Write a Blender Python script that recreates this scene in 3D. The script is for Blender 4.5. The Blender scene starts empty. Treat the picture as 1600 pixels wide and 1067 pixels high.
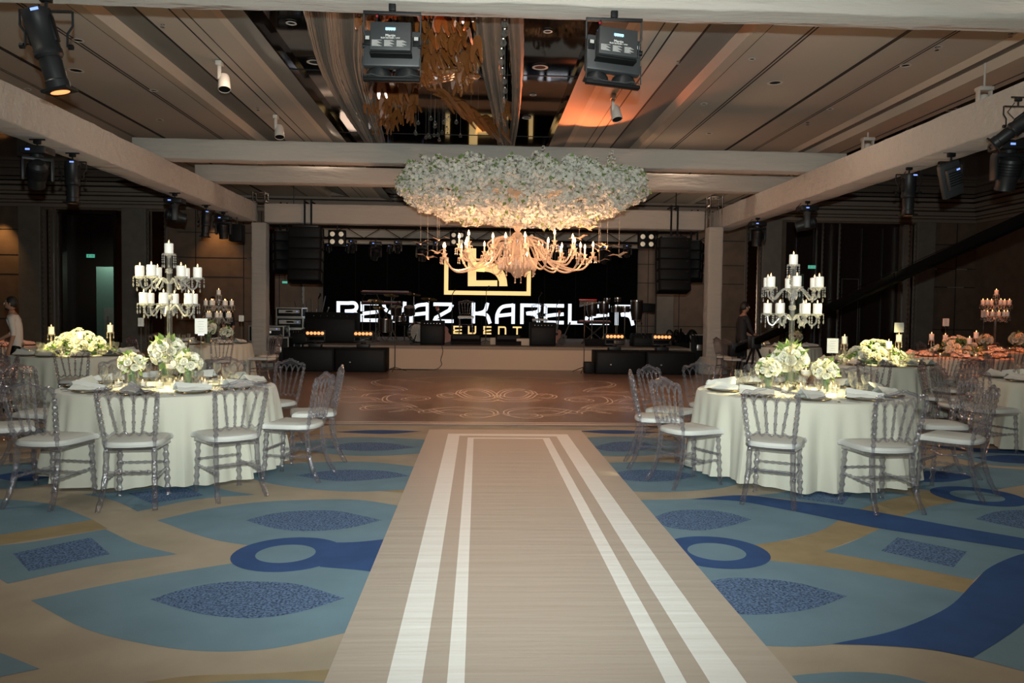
import bpy, bmesh, math, random
from mathutils import Vector, Matrix, noise, Euler
random.seed(7)
PI = math.pi
S = bpy.context.scene
COL = S.collection
# ---------------------------------------------------------------- camera
cd = bpy.data.cameras.new('camera'); cam = bpy.data.objects.new('camera', cd); COL.objects.link(cam)
YAW = math.radians(2.53); ROLL = 0.0125; PITCH = math.atan(46.84/1200)
_f = Vector((math.sin(YAW)*math.cos(PITCH), math.cos(YAW)*math.cos(PITCH), -math.sin(PITCH)))
_r = Vector((math.cos(YAW), -math.sin(YAW), 0)); _u = _r.cross(_f)
CR = _r*math.cos(ROLL)+_u*math.sin(ROLL); CU = -_r*math.sin(ROLL)+_u*math.cos(ROLL); CF = _f
cam.matrix_world = Matrix(((CR.x, CU.x, -CF.x, 0), (CR.y, CU.y, -CF.y, 0), (CR.z, CU.z, -CF.z, 1.5), (0, 0, 0, 1)))
cd.sensor_width = 36; cd.lens = 27.0; cd.clip_end = 200; cd.clip_start = .05
S.camera = cam
def at(px, py, Y=None, z=None):
    """world point seen at a picture position, at a given real depth or height"""
    d = CF+CR*((px-800)/1200)-CU*((py-533.5)/1200)
    t = (Y/d.y) if Y is not None else (z-1.5)/d.z
    return Vector((0, 0, 1.5))+d*t
def seen_x(p):
    d = Vector(p)-Vector((0, 0, 1.5)); return d.dot(CR)/max(.1, d.dot(CF))
# ---------------------------------------------------------------- world, exposure
w = bpy.data.worlds.new('world'); S.world = w; w.use_nodes = True
w.node_tree.nodes['Background'].inputs[0].default_value = (.5, .42, .36, 1)
w.node_tree.nodes['Background'].inputs[1].default_value = .02
S.view_settings.view_transform = 'Standard'; S.view_settings.look = 'None'
S.view_settings.exposure = 0.0; S.view_settings.gamma = 1; S.view_settings.use_curve_mapping = False
S.cycles.max_bounces = 6; S.cycles.transparent_max_bounces = 24; S.cycles.caustics_reflective = False
S.cycles.caustics_refractive = False; S.cycles.diffuse_bounces = 3; S.cycles.glossy_bounces = 3
S.cycles.sample_clamp_indirect = 4; S.cycles.sample_clamp_direct = 12; S.cycles.use_denoising = True
# ---------------------------------------------------------------- lights
def light(kind, name, loc, energy, color, target=None, size=.1, spot=None, blend=.5):
    l = bpy.data.lights.new(name, kind); l.energy = energy; l.color = color
    if kind == 'AREA': l.shape = 'DISK'; l.size = size
    else: l.shadow_soft_size = size
    if spot: l.spot_size = math.radians(spot); l.spot_blend = blend
    o = bpy.data.objects.new(name, l); COL.objects.link(o); o.location = loc
    if target is not None: o.rotation_euler = (Vector(target)-Vector(loc)).to_track_quat('-Z', 'Y').to_euler()
    return o
# the photographer's flash, just above the lens
light('SPOT', 'camera_flash', (.02, -.05, 1.74), 3150, (.92, 1, .96), (.6, 20, 6.4), .03, 102, 1)
# added ambient fill lamps under the ceiling, by the camera and along the room
for i, (x, y) in enumerate([(-4.6, 1.0), (0.3, -.5), (5.2, 1.0), (-5.2, 6.5), (6.0, 6.5), (.6, 5.0)]):
    light('AREA', 'ambient_fill', (x, y, 5.22), 33, (1, .88, .74), (x, y, 0), .5)
for i, (x, y) in enumerate([(-3.5, 11.5), (4.6, 11.5), (-3.2, 16.5), (4.2, 16.5)]):
    light('AREA', 'ambient_fill', (x, y, 5.22), 22, (1, .74, .56), (x, y, 0), .4)
# the chandelier's own light
for i in range(8):
    light('POINT', 'chandelier_light', (.69+1.34*math.cos(i*PI/4+.2), 13.9+1.34*math.sin(i*PI/4+.2), 2.68), 50, (1, .49, .26), None, .12)
# spots trained on the tables from the rig
TAB = {'T1': (-2.85, 7.25, .93), 'T2': (3.08, 7.2, .95), 'T3': (-6.05, 11.9, .9), 'T4': (-5.62, 16.1, .9), 'T5': (6.1, 11.55, .9),
       'T6': (6.9, 8.65, .9), 'T8': (7.05, 17.5, .84), 'T7': (-8.9, 14.2, .9), 'T9': (8.9, 13.9, .9), 'T10': (11.4, 16.5, .9)}
for k, src, e, c, a in (('T1', (-3.85, 6.9, 3.32), 2700, (1, .84, .40), 26), ('T2', (5.6, 6.9, 3.8), 4200, (1, .85, .42), 20), ('T3', (-5.35, 9.4, 3.3), 2200, (1, .86, .36), 20),
                     ('T5', (5.75, 9.2, 3.3), 2300, (1, .86, .38), 22), ('T4', (-5.9, 17.7, 3.1), 200, (1, .82, .5), 30), ('T6', (6.3, 11.2, 3.2), 190, (1, .85, .5), 20)):
    light('SPOT', 'table_spotlight', src, e, c, (TAB[k][0], TAB[k][1], .85), .05, a, .75)
for k, e in (('T9', 95), ('T10', 80), ('T7', 45), ('T8', 10)):
    light('SPOT', 'amber_table_wash', (TAB[k][0]-.5, TAB[k][1]-.6, 4.9), e*9, (1, .20, .05) if k != 'T8' else (1, .55, .3), (TAB[k][0], TAB[k][1], 1.0), .08, 46, .8)
# stage washes: amber on the ceiling coffer, stage spill
light('SPOT', 'amber_uplight', (2.2, 16.4, 4.62), 380, (1, .22, .07), (2.3, 14.0, 5.3), .03, 60, .5)
light('SPOT', 'amber_uplight', (-.7, 7.1, 4.65), 60, (1, .25, .08), (-.5, 10.5, 5.0), .03, 60, .8)
light('SPOT', 'wall_washer', (-15.9, 26.1, 4.7), 160, (1, .52, .17), (-16.1, 26.5, 2.0), .05, 75, .8)
light('SPOT', 'wall_washer', (-8.85, 26.1, 4.7), 130, (1, .50, .17), (-8.85, 26.5, 2.0), .05, 75, .8)
light('POINT', 'stage_wash', (-3.9, 24.0, 3.2), 16, (1, .75, .55), None, .4)
light('POINT', 'stage_wash', (7.2, 24.0, 3.2), 26, (1, .70, .50), None, .4)
light('AREA', 'open_doorway_light', (-13.0, 27.4, 3.6), 40, (.75, 1, .85), (-12.9, 28.2, 1.0), .6)
# ---------------------------------------------------------------- materials
def mat(name, color=(.5, .5, .5), rough=.6, metal=0, emit=None, es=1, bump=None, var=None, spec=.5, trans=0, sheen=0, stretch=(1, 1, 1), obj=False):
    m = bpy.data.materials.new(name); m.use_nodes = True; nt = m.node_tree; b = nt.nodes['Principled BSDF']
    b.inputs['Base Color'].default_value = (*color, 1); b.inputs['Roughness'].default_value = rough; b.inputs['Metallic'].default_value = metal
    b.inputs['Specular IOR Level'].default_value = spec
    if trans: b.inputs['Transmission Weight'].default_value = trans
    if sheen: b.inputs['Sheen Weight'].default_value = sheen
    if emit: b.inputs['Emission Color'].default_value = (*emit, 1); b.inputs['Emission Strength'].default_value = es
    if bump or var:
        tc = nt.nodes.new('ShaderNodeTexCoord'); mp = nt.nodes.new('ShaderNodeMapping'); mp.inputs['Scale'].default_value = stretch
        nt.links.new(tc.outputs['Object'], mp.inputs[0])
        if bump:
            n = nt.nodes.new('ShaderNodeTexNoise'); n.inputs['Scale'].default_value = bump[0]; n.inputs['Detail'].default_value = 4
            nt.links.new(mp.outputs[0], n.inputs[0]); bp = nt.nodes.new('ShaderNodeBump'); bp.inputs['Strength'].default_value = bump[1]
            bp.inputs['Distance'].default_value = bump[2] if len(bump) > 2 else .01
            nt.links.new(n.outputs[0], bp.inputs['Height']); nt.links.new(bp.outputs[0], b.inputs['Normal'])
        if var:
            n = nt.nodes.new('ShaderNodeTexNoise'); n.inputs['Scale'].default_value = var[0]; n.inputs['Detail'].default_value = 5
            nt.links.new(mp.outputs[0], n.inputs[0]); r = nt.nodes.new('ShaderNodeValToRGB')
            r.color_ramp.elements[0].position = var[2] if len(var) > 2 else .35; r.color_ramp.elements[1].position = var[3] if len(var) > 3 else .65
            r.color_ramp.elements[0].color = (*[c*var[1] for c in color], 1); r.color_ramp.elements[1].color = (*color, 1)
            nt.links.new(n.outputs[0], r.inputs[0]); nt.links.new(r.outputs[0], b.inputs['Base Color'])
    return m
def clear(name, tint, tr, gl, rough=.12, df=(.4, .4, .42), dm=.45, bump=0):
    """clear moulded plastic or glass, light passing mostly straight through"""
    m = bpy.data.materials.new(name); m.use_nodes = True; nt = m.node_tree; nt.nodes.clear()
    out = nt.nodes.new('ShaderNodeOutputMaterial'); t = nt.nodes.new('ShaderNodeBsdfTransparent'); t.inputs[0].default_value = (*tint, 1)
    g = nt.nodes.new('ShaderNodeBsdfGlossy'); g.inputs['Color'].default_value = (.95, .95, 1, 1); g.inputs['Roughness'].default_value = rough
    d = nt.nodes.new('ShaderNodeBsdfDiffuse'); d.inputs[0].default_value = (*df, 1)
    m1 = nt.nodes.new('ShaderNodeMixShader'); m2 = nt.nodes.new('ShaderNodeMixShader'); lw = nt.nodes.new('ShaderNodeLayerWeight'); lw.inputs[0].default_value = .35
    ma = nt.nodes.new('ShaderNodeMath'); ma.operation = 'MULTIPLY_ADD'; ma.inputs[1].default_value = gl; ma.inputs[2].default_value = 1-tr
    nt.links.new(lw.outputs['Facing'], ma.inputs[0]); nt.links.new(ma.outputs[0], m2.inputs[0]); ma.use_clamp = True
    if bump:
        n = nt.nodes.new('ShaderNodeTexNoise'); n.inputs['Scale'].default_value = bump; tc = nt.nodes.new('ShaderNodeTexCoord'); nt.links.new(tc.outputs['Object'], n.inputs[0])
        bp = nt.nodes.new('ShaderNodeBump'); bp.inputs['Strength'].default_value = .5; bp.inputs['Distance'].default_value = .004; nt.links.new(n.outputs[0], bp.inputs['Height'])
        nt.links.new(bp.outputs[0], g.inputs['Normal']); nt.links.new(bp.outputs[0], lw.inputs['Normal'])
    m1.inputs[0].default_value = dm; nt.links.new(g.outputs[0], m1.inputs[1]); nt.links.new(d.outputs[0], m1.inputs[2])
    nt.links.new(t.outputs[0], m2.inputs[1]); nt.links.new(m1.outputs[0], m2.inputs[2]); nt.links.new(m2.outputs[0], out.inputs[0])
    return m
M = dict(
    carpet=mat('beige_carpet', (.405, .350, .270), .95, bump=(350, .5, .004), var=(2.2, .80, .3, .7), spec=.1),
    gold=mat('gold_carpet', (.33, .26, .15), .95, bump=(350, .5, .004), var=(5, .85), spec=.1),
    teal=mat('teal_carpet', (.165, .262, .325), .95, bump=(350, .5, .004), var=(3, .86, .3, .7), spec=.1),
    blue=mat('blue_carpet', (.040, .088, .225), .95, bump=(350, .5, .004), var=(4, .85), spec=.1),
    speck=mat('speckled_blue_carpet', (.14, .225, .39), .95, bump=(350, .5, .004), var=(75, .28, .38, .62), spec=.1),
    runner=mat('greige_runner', (.40, .355, .305), .55, bump=(3.0, .35, .02), spec=.3, stretch=(.25, 3.2, 1)),
    runwhite=mat('white_runner_stripe', (.72, .74, .72), .5, bump=(3.0, .35, .02), spec=.3, stretch=(.25, 3.2, 1)),
    dance=mat('brown_dance_floor', (.175, .125, .105), .30, var=(1.2, .82, .3, .7), spec=.4),
    danceline=mat('dance_floor_print', (.62, .57, .52), .45),
    drape=mat('cream_drape', (.35, .325, .288), .8, bump=(2.2, .9, .07), stretch=(.5, 2.5, 2.5), sheen=.2),
    cloth=mat('table_cloth_fabric', (.50, .495, .415), .85, bump=(220, .15, .002), sheen=.2),
    napkin=mat('napkin_fabric', (.60, .61, .57), .85, bump=(60, .2, .004)),
    ceil=mat('ceiling_paint', (.45, .43, .38), .8, bump=(1.2, .1, .02)),
    ceilgrey=mat('ceiling_grey_band', (.235, .25, .24), .7),
    ceillight=mat('ceiling_light_band', (.54, .49, .41), .8),
    slot=mat('black_slot', (.008, .008, .008), .6),
    mirror=mat('dark_mirror_ceiling', (.12, .10, .10), .05, metal=1, bump=(1.1, .05, .02)),
    wallp=mat('bronze_wall_panel', (.19, .135, .10), .45, var=(3, .8), spec=.4),
    pilaster=mat('grey_pilaster', (.20, .18, .155), .6, var=(4, .85)),
    cornice=mat('cornice_paint', (.26, .21, .17), .6),
    darkwood=mat('dark_wood_door', (.018, .010, .008), .35),
    steel=mat('polished_steel', (.72, .68, .62), .30, metal=1),
    mirrorwall=mat('wall_mirror', (.35, .25, .2), .05, metal=1),
    black=mat('black_plastic', (.0045, .005, .0055), .55, spec=.16),
    blackm=mat('black_metal', (.010, .011, .012), .45, spec=.3),
    greym=mat('charcoal_metal', (.024, .027, .029), .5),
    subw=mat('black_speaker_paint', (.0035, .0035, .004), .7, spec=.12),
    chrome=mat('chrome', (.75, .75, .75), .12, metal=1),
    white=mat('white_plastic', (.62, .58, .52), .4),
    candle=mat('white_wax', (.82, .80, .74), .5, emit=(1, .75, .5), es=.03),
    petal=mat('white_petal', (.80, .79, .66), .7), petal2=mat('cream_petal', (.78, .74, .52), .7),
    blossom=mat('pale_blossom', (.63, .615, .545), .75),
    leaf=mat('green_leaf', (.16, .25, .07), .6), stem=mat('vase_stems', (.07, .14, .05), .5),
    acrylic=clear('clear_acrylic', (.915, .91, .93), .86, .74, .06, (.25, .24, .27), .32, 60),
    glass=clear('clear_glass', (.97, .97, .97), .93, .42, .05, (.5, .5, .45)),
    crystal=clear('crystal', (.95, .93, .90), .62, .55, .10, (.90, .74, .58), .62),
    clearcrystal=clear('clear_crystal', (.95, .95, .94), .70, .6, .08, (.72, .72, .68), .45),
    amber=clear('amber_glass', (.70, .42, .20), .50, .45, .2, (.30, .115, .028), .7),
    chain=mat('bronze_chain', (.30, .275, .24), .4, metal=.4),
    cushion=mat('white_cushion', (.49, .495, .465), .55, bump=(30, .15, .004)),
    led=mat('led_panel_black', (.003, .003, .003), .9, spec=.03),
    ledwhite=mat('led_white', (.8, .85, 1), emit=(.82, .92, 1), es=1.25),
    ledgold=mat('led_gold', (.8, .6, .3), emit=(1, .70, .28), es=.95),
    amberlamp=mat('amber_lamp', (1, .5, .2), emit=(1, .30, .10), es=1.5),
    warmbulb=mat('warm_bulb', (1, .8, .5), emit=(1, .62, .25), es=26),
    flame=mat('flame', (1, .7, .3), emit=(1, .50, .16), es=9),
    blindlamp=mat('blinder_lens', (.8, .75, .6), .3, emit=(1, .85, .6), es=.18),
    bluelcd=mat('lcd_blue', (.2, .3, .9), emit=(.22, .36, 1), es=1.1),
    cyanlcd=mat('lcd_cyan', (.3, .7, .9), emit=(.30, .66, .95), es=.8),
    exit=mat('exit_green', (.1, .6, .4), emit=(.12, .60, .42), es=.55),
    print=mat('white_print', (.75, .75, .72), .6), greyprint=mat('grey_print', (.38, .38, .36), .6),
    stagecloth=mat('stage_skirt', (.44, .345, .26), .8, bump=(3, .2, .02)), stagetop=mat('stage_top', (.20, .16, .125), .7),
    gold_rim=mat('gold_rim', (.62, .45, .2), .25, metal=1),
    bird=mat('paper_bird', (.62, .44, .30), .7),
    skin=mat('skin', (.36, .19, .12), .6), hair=mat('dark_hair', (.01, .008, .007), .6),
    cranem=mat('black_crane_paint', (.0015, .0015, .0017), .8, spec=.02),
    shirt=mat('black_shirt', (.010, .010, .012), .85), greyshirt=mat('brown_shirt', (.09, .065, .05), .85), amberwhite=mat('white_shirt', (.6, .55, .5), .8),
    card=mat('white_card', (.70, .68, .60), .7), wood=mat('red_guitar_wood', (.12, .02, .006), .3), drum=mat('drum_shell', (.012, .008, .008), .35),
    drumskin=mat('drum_skin', (.30, .27, .23), .5), whiteblock=mat('white_block', (.45, .38, .31), .7), rod=mat('dark_rod', (.03, .028, .025), .5),
    orange=mat('orange_trim', (.55, .16, .05), .4, metal=.5), greendoor=mat('service_door', (.10, .15, .125), .6), red=mat('red_plastic', (.35, .01, .02), .4),
    yellow=mat('yellow_tag', (.5, .45, .05), .6), bluetag=mat('blue_tag', (.08, .12, .5), .5),
)
# ---------------------------------------------------------------- mesh builder
class MB:
    def __init__(s): s.v = []; s.f = []; s.m = []; s.mats = []
    def mi(s, m):
        m = M[m]
        if m not in s.mats: s.mats.append(m)
        return s.mats.index(m)
    def add(s, vs, fs, m, T=None):
        o = len(s.v); k = s.mi(m)
        s.v += [tuple(T @ Vector(v)) if T else tuple(v) for v in vs]
        for f in fs: s.f.append(tuple(i+o for i in f)); s.m.append(k)
        return s
    def box(s, c, d, m, T=None, b=0):
        x, y, z = c; a, e, h = d[0]/2, d[1]/2, d[2]/2
        if b <= 0 or min(a, e, h) <= b:
            vs = [(x+i*a, y+j*e, z+k*h) for i in (-1, 1) for j in (-1, 1) for k in (-1, 1)]
            return s.add(vs, [(0, 1, 3, 2), (4, 6, 7, 5), (0, 4, 5, 1), (2, 3, 7, 6), (0, 2, 6, 4), (1, 5, 7, 3)], m, T)
        bm = bmesh.new(); bmesh.ops.create_cube(bm, size=1)
        for v in bm.verts: v.co = Vector((x+v.co.x*2*a, y+v.co.y*2*e, z+v.co.z*2*h))
        bmesh.ops.bevel(bm, geom=bm.edges[:], offset=b, segments=2, affect='EDGES', profile=.5)
        bm.verts.index_update()
        s.add([v.co.copy() for v in bm.verts], [[v.index for v in f.verts] for f in bm.faces], m, T); bm.free(); return s
    def tube(s, pts, r, m, n=8, T=None, cap=True):
        pts = [Vector(p) for p in pts]; k = len(pts); rs = r if isinstance(r, (list, tuple)) else [r]*k
        vs = []; fs = []; up = None
        for i, p in enumerate(pts):
            t = (pts[min(i+1, k-1)]-pts[max(i-1, 0)])
            t = t.normalized() if t.length > 1e-9 else Vector((0, 0, 1))
            if up is None: up = Vector((0, 0, 1)) if abs(t.z) < .9 else Vector((0, 1, 0))
            a = t.cross(up)
            if a.length < 1e-6: a = t.cross(Vector((1, 0, 0)))
            a.normalize(); b = a.cross(t); up = b
            for j in range(n):
                w_ = 2*PI*j/n; vs.append(p+(a*math.cos(w_)+b*math.sin(w_))*rs[i])
        for i in range(k-1):
            for j in range(n): fs.append((i*n+j, i*n+(j+1) % n, (i+1)*n+(j+1) % n, (i+1)*n+j))
        if cap: fs.append(tuple(range(n))[::-1]); fs.append(tuple(range((k-1)*n, k*n)))
        return s.add(vs, fs, m, T)
    def lathe(s, prof, m, n=16, T=None, cap=True):
        vs = []; fs = []; k = len(prof)
        for r, z in prof:
            for j in range(n): vs.append((r*math.cos(2*PI*j/n), r*math.sin(2*PI*j/n), z))
        for i in range(k-1):
            for j in range(n): fs.append((i*n+j, i*n+(j+1) % n, (i+1)*n+(j+1) % n, (i+1)*n+j))
        if cap:
            if prof[0][0] > 1e-5: fs.append(tuple(range(n))[::-1])
            if prof[-1][0] > 1e-5: fs.append(tuple(range((k-1)*n, k*n)))
        return s.add(vs, fs, m, T)
    def ball(s, c, r, m, n=8, sq=(1, 1, 1), T=None):
        k = max(4, n//2+1); pr = [(max(1e-6, r*math.sin(PI*i/k)), -r*math.cos(PI*i/k)) for i in range(k+1)]
        L = Matrix.Translation(c) @ Matrix.Diagonal((*sq, 1)); return s.lathe(pr, m, n, T @ L if T else L, cap=False)
    def prism(s, poly, h0, h1, m, T=None):
        """outline in x,y extruded in z"""
        n = len(poly); vs = [(x, y, h0) for x, y in poly]+[(x, y, h1) for x, y in poly]
        return s.add(vs, [tuple(range(n))[::-1], tuple(range(n, 2*n))]+[(i, (i+1) % n, n+(i+1) % n, n+i) for i in range(n)], m, T)
    def mesh(s, name, smooth=True):
        me = bpy.data.meshes.new(name); me.from_pydata(s.v, [], s.f)
        for m in s.mats: me.materials.append(m)
        me.polygons.foreach_set('material_index', s.m)
        if smooth:
            me.polygons.foreach_set('use_smooth', [True]*len(s.f))
            try: me.set_sharp_from_angle(angle=math.radians(38))
            except Exception: pass
        me.update(); return me
    def build(s, name, parent=None, smooth=True, label=None, cat=None, group=None, kind=None):
        o = bpy.data.objects.new(name, s.mesh(name, smooth)); COL.objects.link(o)
        if parent: o.parent = parent
        return tag(o, label, cat, group, kind)
def tag(o, label=None, cat=None, group=None, kind=None):
    for k, v in (('label', label), ('category', cat), ('group', group), ('kind', kind)):
        if v: o[k] = v
    return o
def thing(name, label, cat, loc=(0, 0, 0), rz=0, group=None, rot=None):
    o = bpy.data.objects.new(name, None); COL.objects.link(o); o.empty_display_size = .1
    o.location = loc; o.rotation_euler = rot or (0, 0, rz); return tag(o, label, cat, group)
KIDS = {}
def dup(root, loc, rz=0, label=None, group=None, rot=None, scale=None):
    """a copy of a thing with copies of its parts and sub-parts"""
    r = root.copy(); COL.objects.link(r); r.location = loc; r.rotation_euler = rot or (0, 0, rz)
    if label: r['label'] = label
    if group: r['group'] = group
    if scale: r.scale = (scale,)*3
    def rec(a, b):
        if a.name not in KIDS: KIDS[a.name] = [c for c in a.children]
        for c in KIDS[a.name]:
            d = c.copy(); COL.objects.link(d); d.parent = b; rec(c, d)
    rec(root, r); return r
def Tm(loc=(0, 0, 0), rot=(0, 0, 0), sc=1):
    return Matrix.Translation(loc) @ Euler(rot).to_matrix().to_4x4() @ Matrix.Scale(sc, 4)
def spl(P, n=6, closed=False):
    """points smoothed by a Catmull-Rom curve"""
    P = [Vector(p) for p in P]; out = []; k = len(P)
    if k < 3: return P
    for i in range(k if closed else k-1):
        if closed: a, b, c, d = P[i-1], P[i], P[(i+1) % k], P[(i+2) % k]
        else: a, b, c, d = (P[i-1] if i else P[0]*2-P[1]), P[i], P[i+1], (P[i+2] if i+2 < k else P[-1]*2-P[-2])
        for j in range(n):
            t = j/n; out.append(.5*((2*b)+(c-a)*t+(2*a-5*b+4*c-d)*t*t+(3*b-a-3*c+d)*t**3))
    if not closed: out.append(P[-1])
    return out
ORD = 'first second third fourth fifth sixth seventh eighth ninth tenth eleventh twelfth thirteenth fourteenth fifteenth sixteenth seventeenth eighteenth nineteenth twentieth'.split()
def number_them(objs, phrase, group=None):
    """labels by place in the row, as seen from the aisle"""
    objs = sorted(objs, key=lambda o: seen_x(o.location))
    for i, o in enumerate(objs):
        if len(objs) == 1: o['label'] = phrase
        elif i == len(objs)-1: o['label'] = phrase+', last in line'
        else: o['label'] = phrase+', %s along' % ORD[i] if i < 20 else phrase
        if group: o['group'] = group
# ================================================================ SETTING
YB = 26.6; XL, XR, ZC, ZO = -17.6, 17.6, 5.3, 5.62
def st(o): o['kind'] = 'structure'; return o
# ---- carpet
def P(x, y): v = at(x, y, z=0); return (v.x, v.y)
LAY = [0]
def poly(mb, arcs, m, z):
    pts = []; LAY[0] += 1; z += LAY[0]*.000012
    for a in arcs:
        q = spl([Vector((*P(*p), 0)) for p in a], 6) if len(a) > 2 else [Vector((*P(*p), 0)) for p in a]
        pts += q[:-1]
    vs = [(p.x, p.y, z) for p in pts]
    ar = sum(vs[i-1][0]*vs[i][1]-vs[i][0]*vs[i-1][1] for i in range(len(vs)))
    mb.add(vs, [tuple(range(len(vs))) if ar > 0 else tuple(range(len(vs)))[::-1]], m)
def ell(mb, cx, cy, rx, ry, m, z, n=40):
    LAY[0] += 1; z += LAY[0]*.000012
    a = P(cx-rx, cy); b = P(cx+rx, cy); c = P(cx, cy-ry); d = P(cx, cy+ry)
    X, Y = (a[0]+b[0])/2, (c[1]+d[1])/2; r = (b[0]-a[0])/2
    mb.add([(X+r*math.cos(2*PI*i/n), Y+r*math.sin(2*PI*i/n), z) for i in range(n)], [tuple(range(n))], m)
c = MB(); c.add([(XL, -6, 0), (XR, -6, 0), (XR, YB, 0), (XL, YB, 0)], [(0, 1, 2, 3)], 'carpet')
z1, z2, z3, z4 = .0008, .0016, .0024, .0032
# gold bands
poly(c, [[(1175, 849), (1250, 840), (1312, 812)], [(1312, 812), (1380, 827)], [(1380, 827), (1330, 845), (1287, 862)], [(1287, 862), (1400, 882), (1522, 906)],
         [(1522, 906), (1510, 927)], [(1510, 927), (1400, 905), (1300, 887), (1202, 876)], [(1202, 876), (1175, 849)]], 'gold', z1)
poly(c, [[(1335, 798), (1375, 782), (1425, 772), (1470, 768)], [(1470, 768), (1496, 784)], [(1496, 784), (1450, 792), (1400, 812)], [(1400, 812), (1335, 798)]], 'gold', z1)
poly(c, [[(-40, 838), (145, 812)], [(145, 812), (168, 826)], [(168, 826), (60, 842), (-40, 858)], [(-40, 858), (-40, 838)]], 'gold', z1)
poly(c, [[(590, 767), (637, 762), (655, 761)], [(655, 761), (640, 771)], [(640, 771), (590, 767)]], 'gold', z1)
poly(c, [[(225, 1066), (300, 1056), (420, 1052), (560, 1043)], [(560, 1043), (550, 1090), (225, 1066)]], 'gold', z1)
# big petals by the aisle, left side
T = 'teal'
poly(c, [[(48, 938), (180, 911), (300, 890), (420, 874), (560, 872), (700, 885)], [(700, 885), (760, 930), (680, 960)], [(680, 960), (610, 972), (543, 988), (470, 1005), (400, 1016), (310, 1017), (220, 1005), (130, 981), (48, 938)]], T, z1)
poly(c, [[(245, 813), (320, 796), (400, 785), (480, 781), (560, 781), (640, 793)], [(640, 793), (680, 840), (640, 870)], [(640, 870), (520, 868), (420, 856), (330, 842), (245, 813)]], T, z1)
poly(c, [[(235, 937), (290, 920), (350, 910), (410, 909), (470, 914), (538, 935)], [(538, 935), (470, 956), (400, 966), (330, 962), (280, 951), (235, 937)]], 'speck', z2)
poly(c, [[(383, 813), (430, 802), (480, 798), (530, 799), (597, 813)], [(597, 813), (540, 826), (480, 830), (430, 826), (383, 813)]], 'speck', z2)
poly(c, [[(500, 848), (560, 847), (640, 838)], [(640, 838), (640, 908)], [(640, 908), (575, 893), (500, 886)], [(500, 886), (500, 848)]], 'blue', z3)
ell(c, 449, 867, 87, 27, 'blue', z3); ell(c, 446, 866, 46, 14.5, T, z4)
poly(c, [[(370, 741), (430, 727), (500, 722), (580, 722), (680, 733)], [(680, 733), (690, 760)], [(690, 760), (600, 767), (520, 767), (430, 757), (370, 741)]], T, z1)
poly(c, [[(462, 743), (510, 736), (560, 734), (610, 737), (640, 744)], [(640, 744), (590, 749), (540, 752), (500, 749), (462, 743)]], 'speck', z2)
poly(c, [[(430, 697), (500, 686), (580, 683), (690, 688)], [(690, 688), (690, 706)], [(690, 706), (600, 712), (520, 710), (430, 697)]], T, z1)
poly(c, [[(505, 699), (550, 692), (600, 692), (650, 699)], [(650, 699), (600, 704), (550, 704), (505, 699)]], 'speck', z2)
poly(c, [[(520, 675), (590, 672), (660, 674)], [(660, 674), (600, 678), (520, 675)]], 'blue', z2)
poly(c, [[(130, 772), (220, 764), (310, 748)], [(310, 748), (350, 765), (400, 773)], [(400, 773), (310, 780), (215, 799)], [(215, 799), (180, 783), (130, 772)]], T, z1)
poly(c, [[(200, 771), (290, 760)], [(290, 760), (318, 774)], [(318, 774), (237, 787)], [(237, 787), (200, 771)]], 'speck', z2)
poly(c, [[(-75, 858), (40, 848), (165, 827)], [(165, 827), (215, 850), (277, 866)], [(277, 866), (150, 883), (12, 912)], [(12, 912), (-40, 880), (-75, 858)]], T, z1)
poly(c, [[(20, 865), (142, 840)], [(142, 840), (172, 866)], [(172, 866), (45, 893)], [(45, 893), (20, 865)]], 'speck', z2)
poly(c, [[(-200, 790), (-80, 778), (0, 780), (80, 788), (145, 812)], [(145, 812), (60, 826), (-40, 842)], [(-40, 842), (-200, 820), (-200, 790)]], T, z1)
poly(c, [[(-40, 1008), (0, 1020), (62, 1045)], [(62, 1045), (0, 1058), (-60, 1075)], [(-60, 1075), (-40, 1008)]], T, z1)
poly(c, [[(300, 1068), (420, 1062), (520, 1066)], [(520, 1066), (520, 1100), (300, 1100)], [(300, 1100), (300, 1068)]], T, z1)
poly(c, [[(-60, 748), (0, 727), (90, 722), (160, 732)], [(160, 732), (100, 752), (0, 764), (-60, 748)]], T, z1)
poly(c, [[(-20, 745), (50, 735), (110, 739)], [(110, 739), (40, 752), (-20, 745)]], 'blue', z2)
# right side
poly(c, [[(900, 778), (1007, 781), (1090, 779), (1160, 776)], [(1160, 776), (1225, 795), (1312, 812)], [(1312, 812), (1280, 830), (1220, 845), (1150, 853), (1060, 852), (960, 840)], [(960, 840), (900, 778)]], T, z1)
poly(c, [[(900, 900), (1000, 872), (1120, 868), (1202, 876), (1300, 887), (1400, 905), (1510, 927)], [(1510, 927), (1460, 965), (1380, 990), (1300, 1007), (1210, 1010), (1100, 1000)], [(1100, 1000), (900, 900)]], T, z1)
poly(c, [[(1010, 813), (1050, 799), (1100, 797), (1140, 802), (1174, 812)], [(1174, 812), (1140, 822), (1095, 829), (1050, 825), (1010, 813)]], 'speck', z2)
poly(c, [[(1060, 930), (1120, 906), (1180, 904), (1250, 912), (1324, 932)], [(1324, 932), (1270, 951), (1200, 960), (1140, 957), (1060, 930)]], 'speck', z2)
ell(c, 1120, 864, 81, 26, 'blue', z3); ell(c, 1120, 863, 44, 13.5, T, z4)
poly(c, [[(1180, 774), (1230, 768), (1290, 752)], [(1290, 752), (1340, 762), (1425, 773)], [(1425, 773), (1380, 783), (1335, 799)], [(1335, 799), (1260, 784), (1180, 774)]], T, z1)
poly(c, [[(1240, 766), (1332, 771)], [(1332, 771), (1317, 789)], [(1317, 789), (1247, 779)], [(1247, 779), (1240, 766)]], 'speck', z2)
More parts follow.
